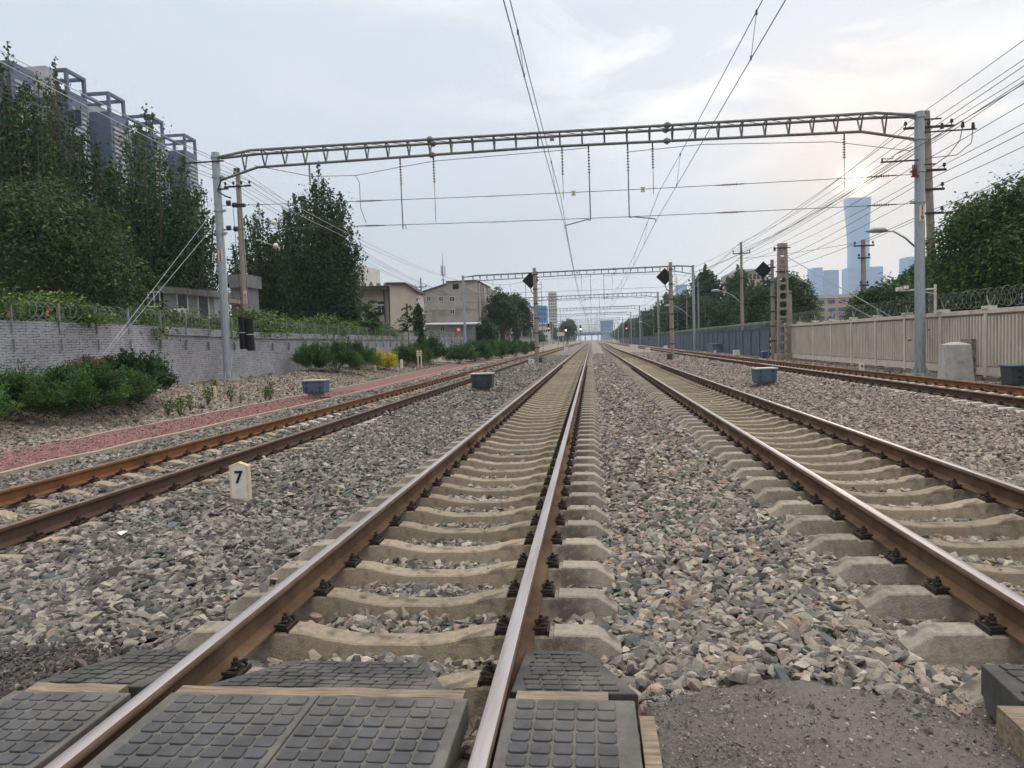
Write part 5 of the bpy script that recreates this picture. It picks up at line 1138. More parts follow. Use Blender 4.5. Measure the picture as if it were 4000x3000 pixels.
# cream two-post sign in the hedge
p = P(1640, 1432, Y=48); r = thing('post_sign', 'cream two-post sign with small plates standing in the juniper hedge', 'sign', p); O = r.location
b = MB(); x, y, z0 = p
for dx in (-.11, .12): b.b2((x+dx-.035, y-.03, z0-.1), (x+dx+.035, y+.03, z0+1.12))
b.build('posts', MT['cream'], r, O)
for k in range(3): b = MB(); b.b2((x-.2, y-.045, z0+.72+k*.13), (x+.08, y-.03, z0+.81+k*.13)); b.build('plate', MT['cream'], r, O)
p = P(1466, 1453, Y=42); b = MB(); b.b2((p[0]-.05, p[1]-.05, p[2]-.1), (p[0]+.05, p[1]+.05, p[2]+.42)); tag(b.build('marker_post', MT['cream']), 'short cream post before the golden bush', 'marker')
# scrap of white paper on the stones
b = MB(); c = (-3.20, 6.2, -.215); pts = [(-.06, -.02, 0), (-.02, .04, .02), (.03, .05, .005), (.055, .0, .03), (.02, -.05, .0), (-.03, -.045, .025)]
for i in range(6): b.quad((c[0], c[1], c[2]+.03), tuple(a+q for a, q in zip(c, pts[i])), tuple(a+q for a, q in zip(c, pts[(i+1) % 6])))
o = b.build('paper_scrap', mat('white_paper', (.85, .85, .86), .8)); tag(o, 'crumpled scrap of white paper on the grey ballast', 'litter')

# masts carrying dark diamond boards
def mast(label, px, yb, yt, Y, cx, cy, hx, w=.30, stripes=False):
    bt = P(px, yb, Y=Y); tp = P(px-(yb-yt)*.035, yt, Y=Y); x = bt[0]; r = thing('signal_mast', label, 'signal mast', (x, Y, bt[2]), 'concrete masts with diamond boards'); O = r.location
    b = MB(); n = 12; b.tube([(x, Y, bt[2]-.4), (x, Y, tp[2])], [w/2*1.12, w/2*.82], n); b.build('pole', MT['pole_conc'], r, O, smooth=50)
    for z in np.linspace(bt[2]+1.2, tp[2]-.5, 6): b = MB(); b.tube([(x, Y, z-.04), (x, Y, z+.04)], w*.56, 12); b.box((x+w*.7, Y, z), (w*.6, .06, .05)); b.build('clamp', MT['iron'], r, O)
    c = P(cx, cy, Y=Y-.35); hh = hx*Y/FPX; b = MB(); b.prism([(c[0]-hh, c[2]), (c[0], c[2]-hh), (c[0]+hh, c[2]), (c[0], c[2]+hh)], Y+.20, Y+.25, 'y'); b.build('diamond_board', MT['board'], r, O)
    b = MB(); b.tube([(c[0], Y+.22, c[2]-hh), (c[0]+.1, Y+.15, c[2]-hh-.3), (x, Y+.05, c[2]-hh-.55)], .035, 6); b.tube([(c[0]+.1, Y+.25, c[2]+.3), (x, Y+.05, c[2]+.3)], .03, 5); b.tube([(c[0]+.1, Y+.25, c[2]-.3), (x, Y+.05, c[2]-.3)], .03, 5); b.build('bracket', MT['iron'], r, O)
    b = MB()   # ladder on the far side
    for s_ in (-.17, .17): b.tube([(x+s_+.30, Y+.35, bt[2]), (x+s_+.30, Y+.35, tp[2]-1.0)], .018, 4)
    z = bt[2]+.3
    while z < tp[2]-1.1: b.tube([(x+.13, Y+.35, z), (x+.47, Y+.35, z)], .014, 4); z += .32
    b.build('ladder', MT['galv_d'], r, O)
    if stripes:
        for k in range(8):
            z = bt[2]+.05+k*.2; b = MB(); b.box((x-.20, Y-.12, z+.1), (.05, .05, .2)); b.build('stripe', MT['black'] if k % 2 else MT['white'], r, O)
    return r
mast('left concrete mast with a dark diamond board between the left and middle tracks', 2099, 1418, 1047, 56, 2069.5, 1093.5, 32.5)
mast('middle concrete mast with a dark diamond board right of the brown railed track', 2627, 1407, 1025, 54, 2600, 1078, 33)
mast('right concrete mast with a dark diamond board and striped foot before the pierced mast', 3021, 1403, 1015, 49, 2990, 1051, 32, .26, True)
p = P(2112, 1418, Y=55.6); b = MB(); b.tube([(p[0], p[1], p[2]-.1), (p[0], p[1], p[2]+.42)], .13, 12); tag(b.build('canister', MT['box_dark'], smooth=50), 'small dark canister at the foot of the left mast', 'canister')
p = P(2615, 1403, Y=53.8); b = MB(); b.box((p[0], p[1], p[2]+.15), (.35, .3, .5)); tag(b.build('relay_case', MT['box_dark'], bevel=.02), 'small dark case at the foot of the middle mast', 'equipment box')
# pierced concrete mast
x, y, zb, zt = 13.45, 48.2, -.3, 7.15; r = thing('pierced_mast', 'old flat concrete mast pierced by a column of rounded holes', 'mast', (x, y, zb)); O = r.location
b = MB(); w0, w1 = .40, .29; nh = 13
def wz(z): return w0+(w1-w0)*(z-zb)/(zt-zb)
def seg(za, zc, xa0, xa1, xc0, xc1): b.hexa([(xc0, y-.12, zc), (xc1, y-.12, zc), (xc1, y+.12, zc), (xc0, y+.12, zc)], [(xa0, y-.12, za), (xa1, y-.12, za), (xa1, y+.12, za), (xa0, y+.12, za)])
for s_ in (-1, 1): e0, e1 = sorted((x+s_*wz(zb), x+s_*(wz(zb)-.13))); f0, f1 = sorted((x+s_*wz(zt), x+s_*(wz(zt)-.13))); seg(zb, zt, e0, e1, f0, f1)
z = zb+.6
for k in range(nh):
    wi = wz(z)-.132; hz = .42 if k < 9 else .20; th_ = .14 if k < 9 else .36
    b.b2((x-wi, y-.12, z-th_/2-.0), (x+wi, y+.12, z+th_/2))
    for sx in (-1, 1):
        for sz in (-1, 1): b.box((x+sx*(wi-.035), y, z+sz*(th_/2+.02)), (.07, .23, .05))
    z += hz+.12
b.b2((x-wz(zb)+.131, y-.12, zb), (x+wz(zb)-.131, y+.12, zb+.35)); b.b2((x-wz(zt)+.131, y-.12, zt-.75), (x+wz(zt)-.131, y+.12, zt-.003))
b.build('shaft', MT['pole_conc'], r, O)
b = MB(); b.b2((x-.52, y-.4, zb-.2), (x+.52, y+.4, zb+.42)); b.build('footing', MT['kerb'], r, O, bevel=.03)
b = MB(); b.box((x, y-.14, zt-.3), (.95, .05, .06)); b.box((x-.5, y-.1, zt-.35), (.12, .1, .22)); b.build('band', MT['iron'], r, O); b = MB(); b.box((x, y-.14, 5.35), (.85, .06, .07)); b.build('band', MT['iron'], r, O)
for k, (px, py) in enumerate(((3195, 1345), (3225, 1310))):
    q = P(3195+k*35, 1250, X=14.3); b = MB(); b.tube([(x+.1, y, 6.4-k*1.0), (15.6, y-13+k*2, 1.6)], .022, 5); tag(b.build('guy_wire', mat('guy_green_%d' % k, (.28, .36, .28), .6)), ('upper', 'lower')[k]+' greenish guy wire from the pierced mast down behind the fence', 'guy wire', 'guy wires of the pierced mast')

# colour light signals showing red, and the lone red ones far off
MT['lamp_red'] = mat('red_lamp_lit', (.8, .05, .04), .4, emit=((1.0, .10, .07), 6)); MT['lamp_white'] = mat('white_lamp_lit', (.9, .8, .8), .4, emit=((1.0, .78, .74), 6))
for i, (px, py, Y, m, lab) in enumerate(((2143, 1283, 175, 'lamp_red', 'red signal lamp on a striped ladder mast, leftmost of the lit signals'), (2210, 1290, 195, 'lamp_white', 'bright signal glowing pinkish white by the white board'), (2268, 1286, 215, 'lamp_white', 'bright signal glowing pinkish white left of the middle track'), (2447, 1283, 190, 'lamp_red', 'red signal lamp before the row of trees right of the tracks'))):
    c = P(px, py, Y=Y); r = thing('light_signal', lab, 'signal', (c[0], Y, -.3)); O = r.location
    b = MB(); b.tube([(c[0], Y+.25, -.4), (c[0], Y+.25, c[2]+.6)], .09, 8); b.build('mast', MT['galv_d'] if i != 0 else MT['white'], r, O)
    b = MB(); b.prism([(c[0]-.28, c[2]-.55), (c[0]-.17, c[2]-.75), (c[0]+.17, c[2]-.75), (c[0]+.28, c[2]-.55), (c[0]+.28, c[2]+1.0), (c[0]+.17, c[2]+1.2), (c[0]-.17, c[2]+1.2), (c[0]-.28, c[2]+1.0)], Y-.02, Y+.12, 'y'); b.build('backplate', MT['board'], r, O)
    b = MB(); b.disc((c[0], Y-.06, c[2]), (0, 1, 0), .20 if m == 'lamp_white' else .15, .04, 14); b.build('lamp', MT[m], r, O)
    b = MB(); b.tube([(c[0], Y-.22, c[2]+.03), (c[0], Y-.03, c[2])], .24, 12, caps=False); b.build('hood', MT['board'], r, O)
    if i == 0:
        b = MB()
        for s_ in (-.2, .2): b.tube([(c[0]+.35+s_, Y+.3, -.3), (c[0]+.35+s_, Y+.3, c[2])], .035, 4)
        for k in range(14): b.box((c[0]+.35, Y+.3, .1+k*.33), (.4, .05, .14))
        b.build('ladder', MT['white'], r, O)
p = P(2190, 1305, Y=188); b = MB(); b.box((p[0], 188, p[2]), (1.9, .08, 1.0)); r = thing('white_board', 'plain white board on posts below the bright left signal', 'sign', (p[0], 188, -.3)); b.build('panel', MT['white'], r, r.location)
b = MB(); b.tube([(p[0]+.7, 188.1, -.3), (p[0]+.7, 188.1, p[2])], .06, 5); b.tube([(p[0]-.7, 188.1, -.3), (p[0]-.7, 188.1, p[2])], .06, 5); b.build('posts', MT['galv_d'], r, r.location)

# ---------------------------------------------------------------- utility poles, lamps and their wires
def util_pole(label, x, y, z0, z1, arms=(), r0=.17, r1=.10, m='pole_conc', lean=0., grp='utility poles'):
    r = thing('utility_pole', label, 'utility pole', (x, y, z0), grp); O = r.location
    b = MB(); b.tube([(x, y, z0-.4), (x+lean, y, z1)], [r0, r1], 10); b.build('pole', MT[m], r, O, smooth=50)
    for (z, l, k) in arms:
        t = (z-z0)/(z1-z0); xc = x+lean*t; b = MB(); b.box((xc, y-.13, z), (l*2, .09, .09)); b.build('cross_arm', MT['iron'], r, O)
        for i in range(k):
            xx = xc-l+.08+(2*l-.16)*i/max(1, k-1)
            b = MB(); b.tube([(xx, y-.13, z+.04), (xx, y-.13, z+.12), (xx, y-.13, z+.14), (xx, y-.13, z+.28)], [.02, .02, .075, .05], 8); b.build('insulator', MT['iron'], r, O)
    return r
U1 = util_pole('concrete utility pole behind the left wall with two cross arms and a red sign', -18.6, 40, .3, 11.9, ((10.85, .8, 4), (11.6, .2, 2)), .23, .13, grp='utility poles left of the tracks')
p = P(957, 1160, Y=39.7); b = MB(); b.box((p[0], 39.74, p[2]), (.22, .03, .75)); s_ = b.build('number_sign', mat('sign_pink', (.75, .58, .56), .7), U1, U1.location)
text_obj('0', .2, mat('red_paint', (.6, .05, .05), .6), s_, rel((p[0], 39.72, p[2]+.10), U1), name='digit'); text_obj('1', .2, bpy.data.materials['red_paint'], s_, rel((p[0], 39.72, p[2]-.08), U1), name='digit'); text_obj('8', .2, bpy.data.materials['red_paint'], s_, rel((p[0], 39.72, p[2]-.26), U1), name='digit')
q = P(1643, 1085, Y=88); util_pole('thin utility pole with a cross arm between the cream gable and the grey block', q[0], 88, 0, q[2], ((q[2]-1.15, .75, 2),), .16, .09, grp='utility poles left of the tracks')
for i, Y in enumerate((138, 188, 240)): util_pole(ordinal(i)+' hazy utility pole behind the far left wall', -16.8, Y, 0, 9.0, ((8.3, .8, 2),), .17, .1, grp='far utility poles left of the tracks')
q = P(1822, 1225, Y=90)
def wires(label, pts_list, r=.012, grp=None, name='utility_wire', sagd=.5, m='wire'):
    root = thing(name, label, 'wires', pts_list[0][0], grp)
    for pts in pts_list:
        b = MB()
        for a, c in zip(pts[:-1], pts[1:]):
            L_ = math.dist(a, c); rr = r*(1 if (a[1]+c[1])/2 < 70 else 1.5 if (a[1]+c[1])/2 < 130 else 2.2); b.tube(sag(a, c, sagd*(L_/50)**2, 10), rr, 4, caps=False)
        b.build('conductor', MT[m], root, root.location)
    return root
q2 = P(1643, 1100, Y=88)
def left_w(dx, z): return [(-18.6+dx, -14, z+.5), (-18.6+dx, 40, z), (q2[0]+dx*.9, 88, q2[2]-.55+(z-11)*.5), (-16.8+dx, 138, 8.4), (-16.8+dx, 188, 8.4), (-16.8+dx, 240, 8.4)]
wires('bundle of overhead wires along the poles behind the left wall', [left_w(-.75, 11.1), left_w(-.35, 11.1), left_w(.35, 11.1), left_w(.75, 11.1), left_w(0, 11.95)], .013)
wires('two pale cables falling from upper left to the nearest left pole', [[(-13.9, -6, 10.6), (-13.7, 28.2, 9.15), (-13.3, 82.2, 8.6), (-13.1, 127.5, 8.6)], [(-14.6, -6, 11.0), (-14.8, 28.2, 9.35), (-14.0, 82.2, 8.8), (-13.9, 127.5, 8.7)]], .014, m='porc_w')
for i, (px, py) in enumerate(((1070, 870), (1077, 960))):
    c = P(px, py, Y=32); r = thing('cable_float', ('upper', 'lower')[i]+' white ball hanging on a cable before the dark trees', 'cable fitting', c, 'white balls on the cables'); b = MB()
    b.tube([c-np.array([0, .10, 0]), c-np.array([0, .06, 0]), c, c+np.array([0, .06, 0]), c+np.array([0, .10, 0])], [.04, .10, .13, .10, .04], 12); b.build('ball', MT['sign_white'], r, c, smooth=True)
    b = MB(); b.disc(c-np.array([0, .11, 0]), (0, 1, 0), .035, .03, 8); b.tube([c+np.array([-.75, 0, .28]), c+np.array([.2, 0, -.1])], .012, 4); b.box(c+np.array([-.8, 0, .3]), (.22, .05, .06)); b.build('fitting', MT['porc_w'], r, c)
# right side poles
AR = ((9.9, 1.0, 3), (8.1, .65, 2), (7.3, .55, 2), (6.3, .5, 2))
U2 = util_pole('leaning concrete utility pole right behind pole 119 carrying most wires', 15.9, 33, -.3, 10.6, AR, .20, .13, lean=-.35, grp='utility poles right of the tracks')
U3 = util_pole('tall thin utility pole with a street lamp behind the blue wall', 15.9, 73, -.3, 10.4, ((9.3, .85, 3), (6.9, .6, 0)), .19, .11, grp='utility poles right of the tracks')
U4 = util_pole('short brown utility pole rising from the trees below the tall far tower', 19.2, 50.5, -.3, 7.4, ((7.0, .65, 2), (6.2, .4, 2), (4.4, .3, 2)), .22, .14, m='rust_p' if 'rust_p' in MT else 'pole_conc', grp='utility poles right of the tracks')
util_pole('stub of a concrete pole in the trees under the beige building', 17.5, 62, -.3, 4.9, ((4.7, .5, 2),), .2, .16, grp='utility poles right of the tracks')
for i, (Y, zt) in enumerate(((97, 9.2), (112, 8.6), (128, 9.5), (150, 9), (172, 9), (200, 9), (235, 9), (280, 9))):
    util_pole(ordinal(i)+' thin hazy utility pole before the long tree row, counted from the middle mast', 15.2+.5*sin(i*2), Y, -.3, zt, ((zt-.5, .7, 2), (zt-1.5, .6, 2)), .15, .1, grp='far utility poles right of the tracks')
def lamp(label, x, y, z, reach, rise, grp='street lamps behind the right walls'):
    r = thing('street_lamp', label, 'street lamp', (x, y, z), grp); O = r.location
    b = MB(); b.tube([(x, y-.1, z), (x-reach*.35, y-.15, z+rise*.55), (x-reach*.75, y-.2, z+rise*.95), (x-reach, y-.22, z+rise)], [.045, .04, .035, .03], 6); b.build('arm', MT['galv'], r, O, smooth=True)
    b = MB(); b.tube([(x-reach+.05, y-.22, z+rise), (x-reach-.15, y-.22, z+rise+.05), (x-reach-.55, y-.22, z+rise+.06), (x-reach-.85, y-.22, z+rise+.02)], [.05, .12, .13, .03], 10); b.build('lamp_head', MT['galv'], r, O, smooth=True); return r
a = P(3570, 965, Y=33); c = P(3455, 905, Y=33); lamp('street lamp arm with an oval head just left of pole 119', a[0], 33, a[2], a[0]-c[0], c[2]-a[2])
a = P(2893, 1183, Y=73); c = P(2810, 1137, Y=73); lamp('street lamp on the tall thin utility pole', a[0], 73, a[2], a[0]-c[0], c[2]-a[2])
a = P(2697, 1240, Y=97); c = P(2620, 1195, Y=97); lamp('street lamp right of the middle mast', a[0], 97, a[2], a[0]-c[0], c[2]-a[2])
a = P(2540, 1277, Y=140); c = P(2508, 1258, Y=140); lamp('distant street lamp left of the middle mast', a[0], 140, a[2], a[0]-c[0], c[2]-a[2])
def RW(dx, z1, z2, x0=14.8, zc=11.5, y0=-8): return [(x0+dx, y0, zc), (15.6+dx, 33, z1), (15.9+dx*.85, 73, z2), (15.4+dx, 112, z2-.9), (15.4+dx, 150, z2-.8), (15.4+dx, 200, z2-.8), (15.4, 280, z2-.8)]
wires('bundle of overhead wires along the poles behind the right fence', [RW(-.9, 10.1, 9.6), RW(0, 10.1, 10.4), RW(.9, 10.1, 9.6), RW(-.6, 8.3, 8.6, zc=10), RW(.6, 8.3, 8.6, zc=10), RW(-.5, 7.5, 7.2, zc=9), RW(.5, 7.5, 7.2, zc=9), RW(.3, 6.5, 6.9, zc=7.6)], .014, sagd=.7)
wires('wires fanning from the cross arms of pole 119 to the right', [[(17.5, -6, 13.2), (14.9, 28.05, 8.85), (15.3, 73, 9.5)], [(16.6, -6, 12.2), (13.95, 28.05, 8.85), (15.2, 73, 9.2)], [(17.8, -6, 12.6), (14.6, 28.05, 8.8), (15.4, 73, 8.8)], [(15, -6, 9.8), (12.3, 28.05, 7.55), (12.6, 82, 8.5)], [(13.22, 28.05, 9.0), (12.6, 82, 9.0), (12.8, 127, 9.0), (12.9, 177, 9)], [(13.9, 28.05, 8.4), (13.2, 82, 8.7), (13.3, 127, 8.7)], [(19.2, 50.4, 7.2), (17.2, 22, 7.6)], [(18.6, 50.4, 7.2), (15.9, 73, 8.8)]], .014, sagd=.5)
a = P(3550, 1215, X=14.35); r = thing('camera_bracket', 'white camera bracket on a post behind the cream fence, beside pole 119', 'camera', (14.4, 28.6, 2)); O = r.location
t0, t1, t2 = P(3653, 1110, Y=28.8), P(3653, 1225, Y=28.8), P(3500, 1137, Y=28.8)
b = MB(); b.tube([t0, t1], .05, 8); t3 = P(3652, 1128, Y=28.8); b.tube([t2, t3], .03, 6); b.tube([P(3652, 1148, Y=28.8), P(3600, 1138, Y=28.8)], .02, 5); b.build('post', MT['sign_white'], r, O)
b = MB(); c = P(3512, 1128, Y=28.8); b.box(c, (.16, .26, .12)); b.box(P(3540, 1122, Y=28.8), (.12, .2, .12)); b.build('camera', MT['sign_white'], r, O)
# ---------------------------------------------------------------- buildings
MT['w_grey'] = mat('render_grey', (.36, .335, .305), .9, col2=(.29, .27, .245), scale=1.2, bump=.2, stain=((.19, .175, .16), .45, .52, .7))
MT['w_cream'] = mat('render_cream', (.60, .55, .46), .9, col2=(.53, .48, .40), scale=.9)
MT['w_apt'] = mat('apartment_wall', (.44, .45, .47), .8, col2=(.33, .35, .38), scale=.6)
MT['w_frame'] = mat('apartment_blue_frame', (.11, .15, .235), .6, col2=(.09, .12, .19), scale=.6)
MT['glass'] = mat('window_glass', (.05, .065, .085), .15, 0, col2=(.03, .04, .055), scale=.8, spec=.6)
MT['glass_b'] = mat('window_glass_blue', (.09, .13, .27), .2, 0, col2=(.06, .085, .17), scale=.4, spec=.6)
MT['w_frame_w'] = mat('window_frame_white', (.72, .72, .70), .6)
MT['roof_d'] = mat('roof_dark', (.085, .08, .075), .9); MT['roof_sheet'] = mat('roof_sheet_pale', (.55, .56, .58), .6)
def win(parent, x, y, z, w, h, face='y', bars=1, frame='w_frame_w', glass='glass', dep=.12, name='window'):
    """window centred at x,y,z on a wall facing -y ('y') or +x ('x')"""
    O = parent.location; b = MB(); f = .05 if w < 3 else .12
    def bb(u0, u1, v0, v1, d0, d1):
        if face == 'y': b.b2((x+u0, y+d0, z+v0), (x+u1, y+d1, z+v1))
        else: b.b2((x-d1, y+u0, z+v0), (x-d0, y+u1, z+v1))
    b.mi = 1; bb(-w/2+f, w/2-f, -h/2+f, h/2-f, .015, .04); b.mi = 0
    for (u0, u1, v0, v1) in ((-w/2, w/2, h/2-f, h/2), (-w/2, w/2, -h/2, -h/2+f), (-w/2, -w/2+f, -h/2+f, h/2-f), (w/2-f, w/2, -h/2+f, h/2-f)): bb(u0, u1, v0, v1, -.03, .05)
    for i in range(bars): u = -w/2+w*(i+1)/(bars+1); bb(u-f/2, u+f/2, -h/2+f, h/2-f, -.02, .045)
    return b.build(name, [MT[frame], MT[glass]], parent, O)
# --- long apartment block, rotated a little; local x = out of the facade (towards the tracks), y = along it
d = ray(2184, 1329); ang = math.atan2(-d[0], d[1]); Q = P(335, 307, Y=88)
root = thing('apartment_block', 'long grey apartment block with blue framed stair towers behind the poplars', 'building', (Q[0], Q[1], 0), None, ang)
H = float(Q[2]); dv = np.array([-sin(ang), cos(ang)])
def along(px):
    r_ = ray(px, 700); A_ = np.array([[r_[0], -dv[0]], [r_[1], -dv[1]]]); s_, t_ = np.linalg.solve(A_, np.array([Q[0]-CX, Q[1]])); return t_
cor = [0.0]+[along(p) for p in (508, 652, 775)]; stp = np.mean(np.diff(cor)); cor = [-stp*2, -stp]+cor+[cor[-1]+stp]
SLOT = MB(); y0_, y1_ = cor[0]-8, cor[-2]+.6*stp; hb = H-3.4
def bl(mb, lo, hi): mb.b2(lo, hi)
b = MB(); bl(b, (-18, y0_+stp*1.0, 0), (-3.0, y1_, hb)); bl(b, (-17.7, y0_+stp*1.0+.3, hb), (-3.3, y1_-.3, hb+.5)); o = add_obj; w_ = b.build('main_wall', MT['w_apt'], root)
b = MB(); bl(b, (-3.3, y0_+stp, hb), (-2.9, y1_, hb+.9)); b.build('parapet', MT['w_apt'], root)
tw = 3.7; nwin = 0; restw = MB()
for ci, yc in enumerate(cor):
    if yc < y0_+stp or ci == len(cor)-1: continue
    hid = ci == 1
    f = MB(); g = MB()
    bl(f, (-3.9, yc-tw, 0), (-.02, yc, H-2.6))                               # solid tower core
    f.build('stair_tower', MT['w_frame'], root)
    nsl = int((H-6.6)/.62)
    for k in range(nsl): bl(g, (-.05, yc-tw+.5, 3+k*.62), (.12, yc-.5, 3+k*.62+.30))
    g.build('louvres', MT['w_apt'], root)
    g = MB(); tt = .38     # open frame on top
    for (xa, ya) in ((-3.9, yc-tw), (-3.9, yc-tt), (-tt, yc-tw), (-tt, yc-tt)): bl(g, (xa, ya, H-2.6), (xa+tt, ya+tt, H))
    for (lo, hi) in (((-3.9+tt, yc-tw, H-tt), (-tt, yc-tw+tt, H)), ((-3.9+tt, yc-tt, H-tt), (-tt, yc, H)), ((-3.9, yc-tw+tt, H-tt), (-3.9+tt, yc-tt, H)), ((-tt, yc-tw+tt, H-tt), (0, yc-tt, H)), ((-3.9+tt, yc-tw, H-1.7), (-tt, yc-tw+tt, H-1.45))): bl(g, lo, hi)
    if not hid: g.build('roof_frame', MT['w_frame'], root)
    # bays up to the next tower
    L_ = (stp-tw) if ci < len(cor)-2 else stp*.58; g = MB()
    for j in range(5):
        yy = yc+L_*(j+.02)/5; bl(g, (-3.0, yy, 2), (-2.55, yy+.42, hb-3.4))
    bl(g, (-3.0, yc, hb-3.4), (-2.45, yc+L_-.02, hb-2.8)); g.build('blue_fins', MT['w_frame'], root)
    nf = int((hb-6)/3.05)
    g = MB()
    for k in range(nf): bl(g, (-3.0, yc+.05, 3+k*3.05-.35), (-2.75, yc+L_-.05, 3+k*3.05+.10))
    g.build('floor_bands', MT['w_apt'], root)
    for k in range(nf):
        for j in range(5):
            yy = yc+L_*(j+.56)/5; z = 3+k*3.05+1.55; wd = L_/5*.50 if j % 2 else L_/5*.40
            if nwin < 100 and ci in (2, 3, 4) and k > 2:
                g = MB(); bl(g, (-3.0, yy-wd/2, z-.95), (-2.93, yy+wd/2, z+.95)); bl(g, (-2.95, yy-.05, z-.95), (-2.90, yy+.05, z+.95)); g.build('window', MT['glass_b'] if (k+j) % 3 else MT['glass'], root); nwin += 1
            else: bl(restw, (-3.0, yy-wd/2, z-.95), (-2.93, yy+wd/2, z+.95))
    for j in range(6):
        yy = yc+L_*(j+.5)/6; bl(restw, (-3.0, yy-.35, hb-2.3), (-2.93, yy+.35, hb-1.0))
o = restw.build('remaining_windows', MT['glass'], root); o['kind'] = 'stuff'
# near wing of the block
r = thing('apartment_wing', 'near wing of the apartment block with glazed corner bay at the left edge', 'building', (0, 0, 0)); c0, c1 = P(58, 285, Y=84), P(228, 285, Y=84)
r.location = (c0[0], 84, 0); b = MB(); b.b2((c0[0], 84, 0), (c1[0]-3.2, 100, c0[2]-.5)); b.build('wall', MT['w_apt'], r, r.location)
b = MB(); b.b2((c0[0], 82.6, 0), (c0[0]+5.2, 84, c0[2])); b.build('corner_bay', MT['w_apt'], r, r.location); b = MB(); b.b2((c0[0]-.1, 82.4, c0[2]-4.1), (c0[0]+5.4, 82.6, c0[2]-3.8)); b.build('cornice', MT['w_frame'], r, r.location)
for k in range(8):
    for j in range(2): win(r, c0[0]+1.5+j*2.3, 82.6, c0[2]-6-k*3.05, 1.7, 2.3, 'y', 1, 'w_frame', 'glass_b')
    win(r, c0[0]+7.5, 84, c0[2]-6-k*3.05, 1.8, 2.0, 'y', 1, 'w_frame', 'glass')
# --- brick hut and brick tower behind the left wall
a, c = P(700, 1100, Y=36), P(838, 1260, Y=36); r = thing('brick_hut', 'grey painted brick hut with two windows left of pole 152', 'building', (a[0], 36, .2)); O = r.location
MT['brick_hut'] = brick_mat('painted_hut_brick', (.33, .34, .36), (.12, .12, .13), .25, .08, .009, .02)
MT['w_hutroof'] = mat('hut_fascia', (.20, .195, .19), .9, col2=(.12, .118, .115), scale=2, mscale=(4, 4, .6))
x0, x1 = P(640, 1200, Y=36)[0], P(838, 1200, Y=36)[0]; zt = P(760, 1138, Y=36)[2]
b = MB(); b.b2((x0, 36, 0), (x1, 37.6, zt)); b.build('wall', MT['brick_hut'], r, O)
b = MB(); b.hexa([(x0-.1, 35.7, zt+.36), (x1+.1, 35.7, zt-.05), (x1+.1, 37.7, zt-.05), (x0-.1, 37.7, zt+.36)], [(x0-.1, 35.7, zt+.05), (x1+.1, 35.7, zt-.36), (x1+.1, 37.7, zt-.36), (x0-.1, 37.7, zt+.05)]); b.build('roof', MT['w_hutroof'], r, O)
for px, py in ((713, 1195), (795, 1200)): q = P(px, py, Y=35.95); win(r, q[0], 35.98, q[2], .62, 1.35, 'y', 0, 'w_frame_w', 'glass'); b = MB(); b.b2((q[0]-.42, 35.93, q[2]+.74), (q[0]+.42, 36, q[2]+.95)); b.build('lintel', MT['box_dark'], r, O)
q = P(612, 1170, Y=36.2); win(r, q[0], 35.98, q[2], .7, .8, 'y', 1)
q = P(700, 1225, Y=35.6); ac = thing('air_conditioner', 'white air conditioner unit on the front of the brick hut', 'air conditioner', q); b = MB(); b.box(q, (.75, .32, .5)); b.build('casing', MT['w_frame_w'], ac, q, bevel=.02); b = MB(); b.disc(q-np.array([.1, .17, 0]), (0, 1, 0), .17, .02, 16); b.build('fan_grille', MT['iron'], ac, q)
a, c = P(897, 1078, Y=50), P(1000, 1078, Y=50); r = thing('brick_tower', 'grey brick stair tower behind the utility pole with the red sign', 'building', (a[0], 50, .2)); O = r.location
b = MB(); b.b2((a[0], 50, 0), (a[0]+1.15, 52, a[2])); b.build('wall', MT['brick_hut'], r, O); b = MB(); b.b2((a[0]-.1, 49.8, a[2]-.85), (a[0]+1.35, 52.2, a[2]+.05)); b.build('parapet', MT['brick_hut'], r, O)
b = MB(); q = P(870, 1178, Y=48.5); b.b2((q[0]-1.2, 47.5, q[2]-.15), (q[0]+.9, 50, q[2]+.12)); b.build('canopy', MT['kerb'], r, O)
# --- grey and cream house
x0, x1 = P(1270, 1200, Y=72)[0], P(1522, 1200, Y=72)[0]; zt = P(1400, 1137, Y=72)[2]; r = thing('gabled_house', 'grey rendered house with a cream gable end behind the left wall', 'building', (x1, 72, 0)); O = r.location
b = MB(); b.b2((x0, 72, 0), (x1, 74.5, zt)); b.build('grey_wall', MT['w_grey'], r, O)
b = MB(); b.b2((x0, 71.3, zt), (x1+.1, 74.6, zt+.16)); b.b2((x0, 71.5, zt+.16), (x1, 74.6, zt+.42)); b.build('flat_roof', MT['roof_d'], r, O)
b = MB(); [b.box((x0+(x1-x0)*(i+.6)/9, 72, zt+.55), (.35, .35, .3)) for i in range(9)]; b.build('roof_blocks', MT['kerb'], r, O)
A1, A2, A3, A4, A5 = P(1522, 1112, Y=70.5), P(1583, 1112, Y=70.5), P(1632, 1148, Y=70.5), P(1635, 1265, Y=70.5), P(1522, 1265, Y=70.5)
b = MB(); b.prism([(A5[0], 0), (A4[0], 0), (A3[0], A3[2]), (A2[0], A2[2]), (A1[0], A1[2])], 70.5, 73, 'y'); b.build('gable_wall', MT['w_cream'], r, O)
b = MB(); b.prism([(A1[0]-.3, A1[2]), (A2[0], A2[2]), (A3[0]+.15, A3[2]), (A3[0]+.15, A3[2]+.2), (A2[0], A2[2]+.22), (A1[0]-.3, A1[2]+.22)], 70.2, 73.3, 'y'); b.build('gable_roof', MT['roof_d'], r, O)
b = MB(); b.b2((x1-.06, 71.9, 0), (x1+.0, 72.05, zt)); b.tube([(x1-.5, 71.9, 0), (x1-.5, 71.9, zt)], .06, 6); b.build('downpipe', MT['roof_d'], r, O)
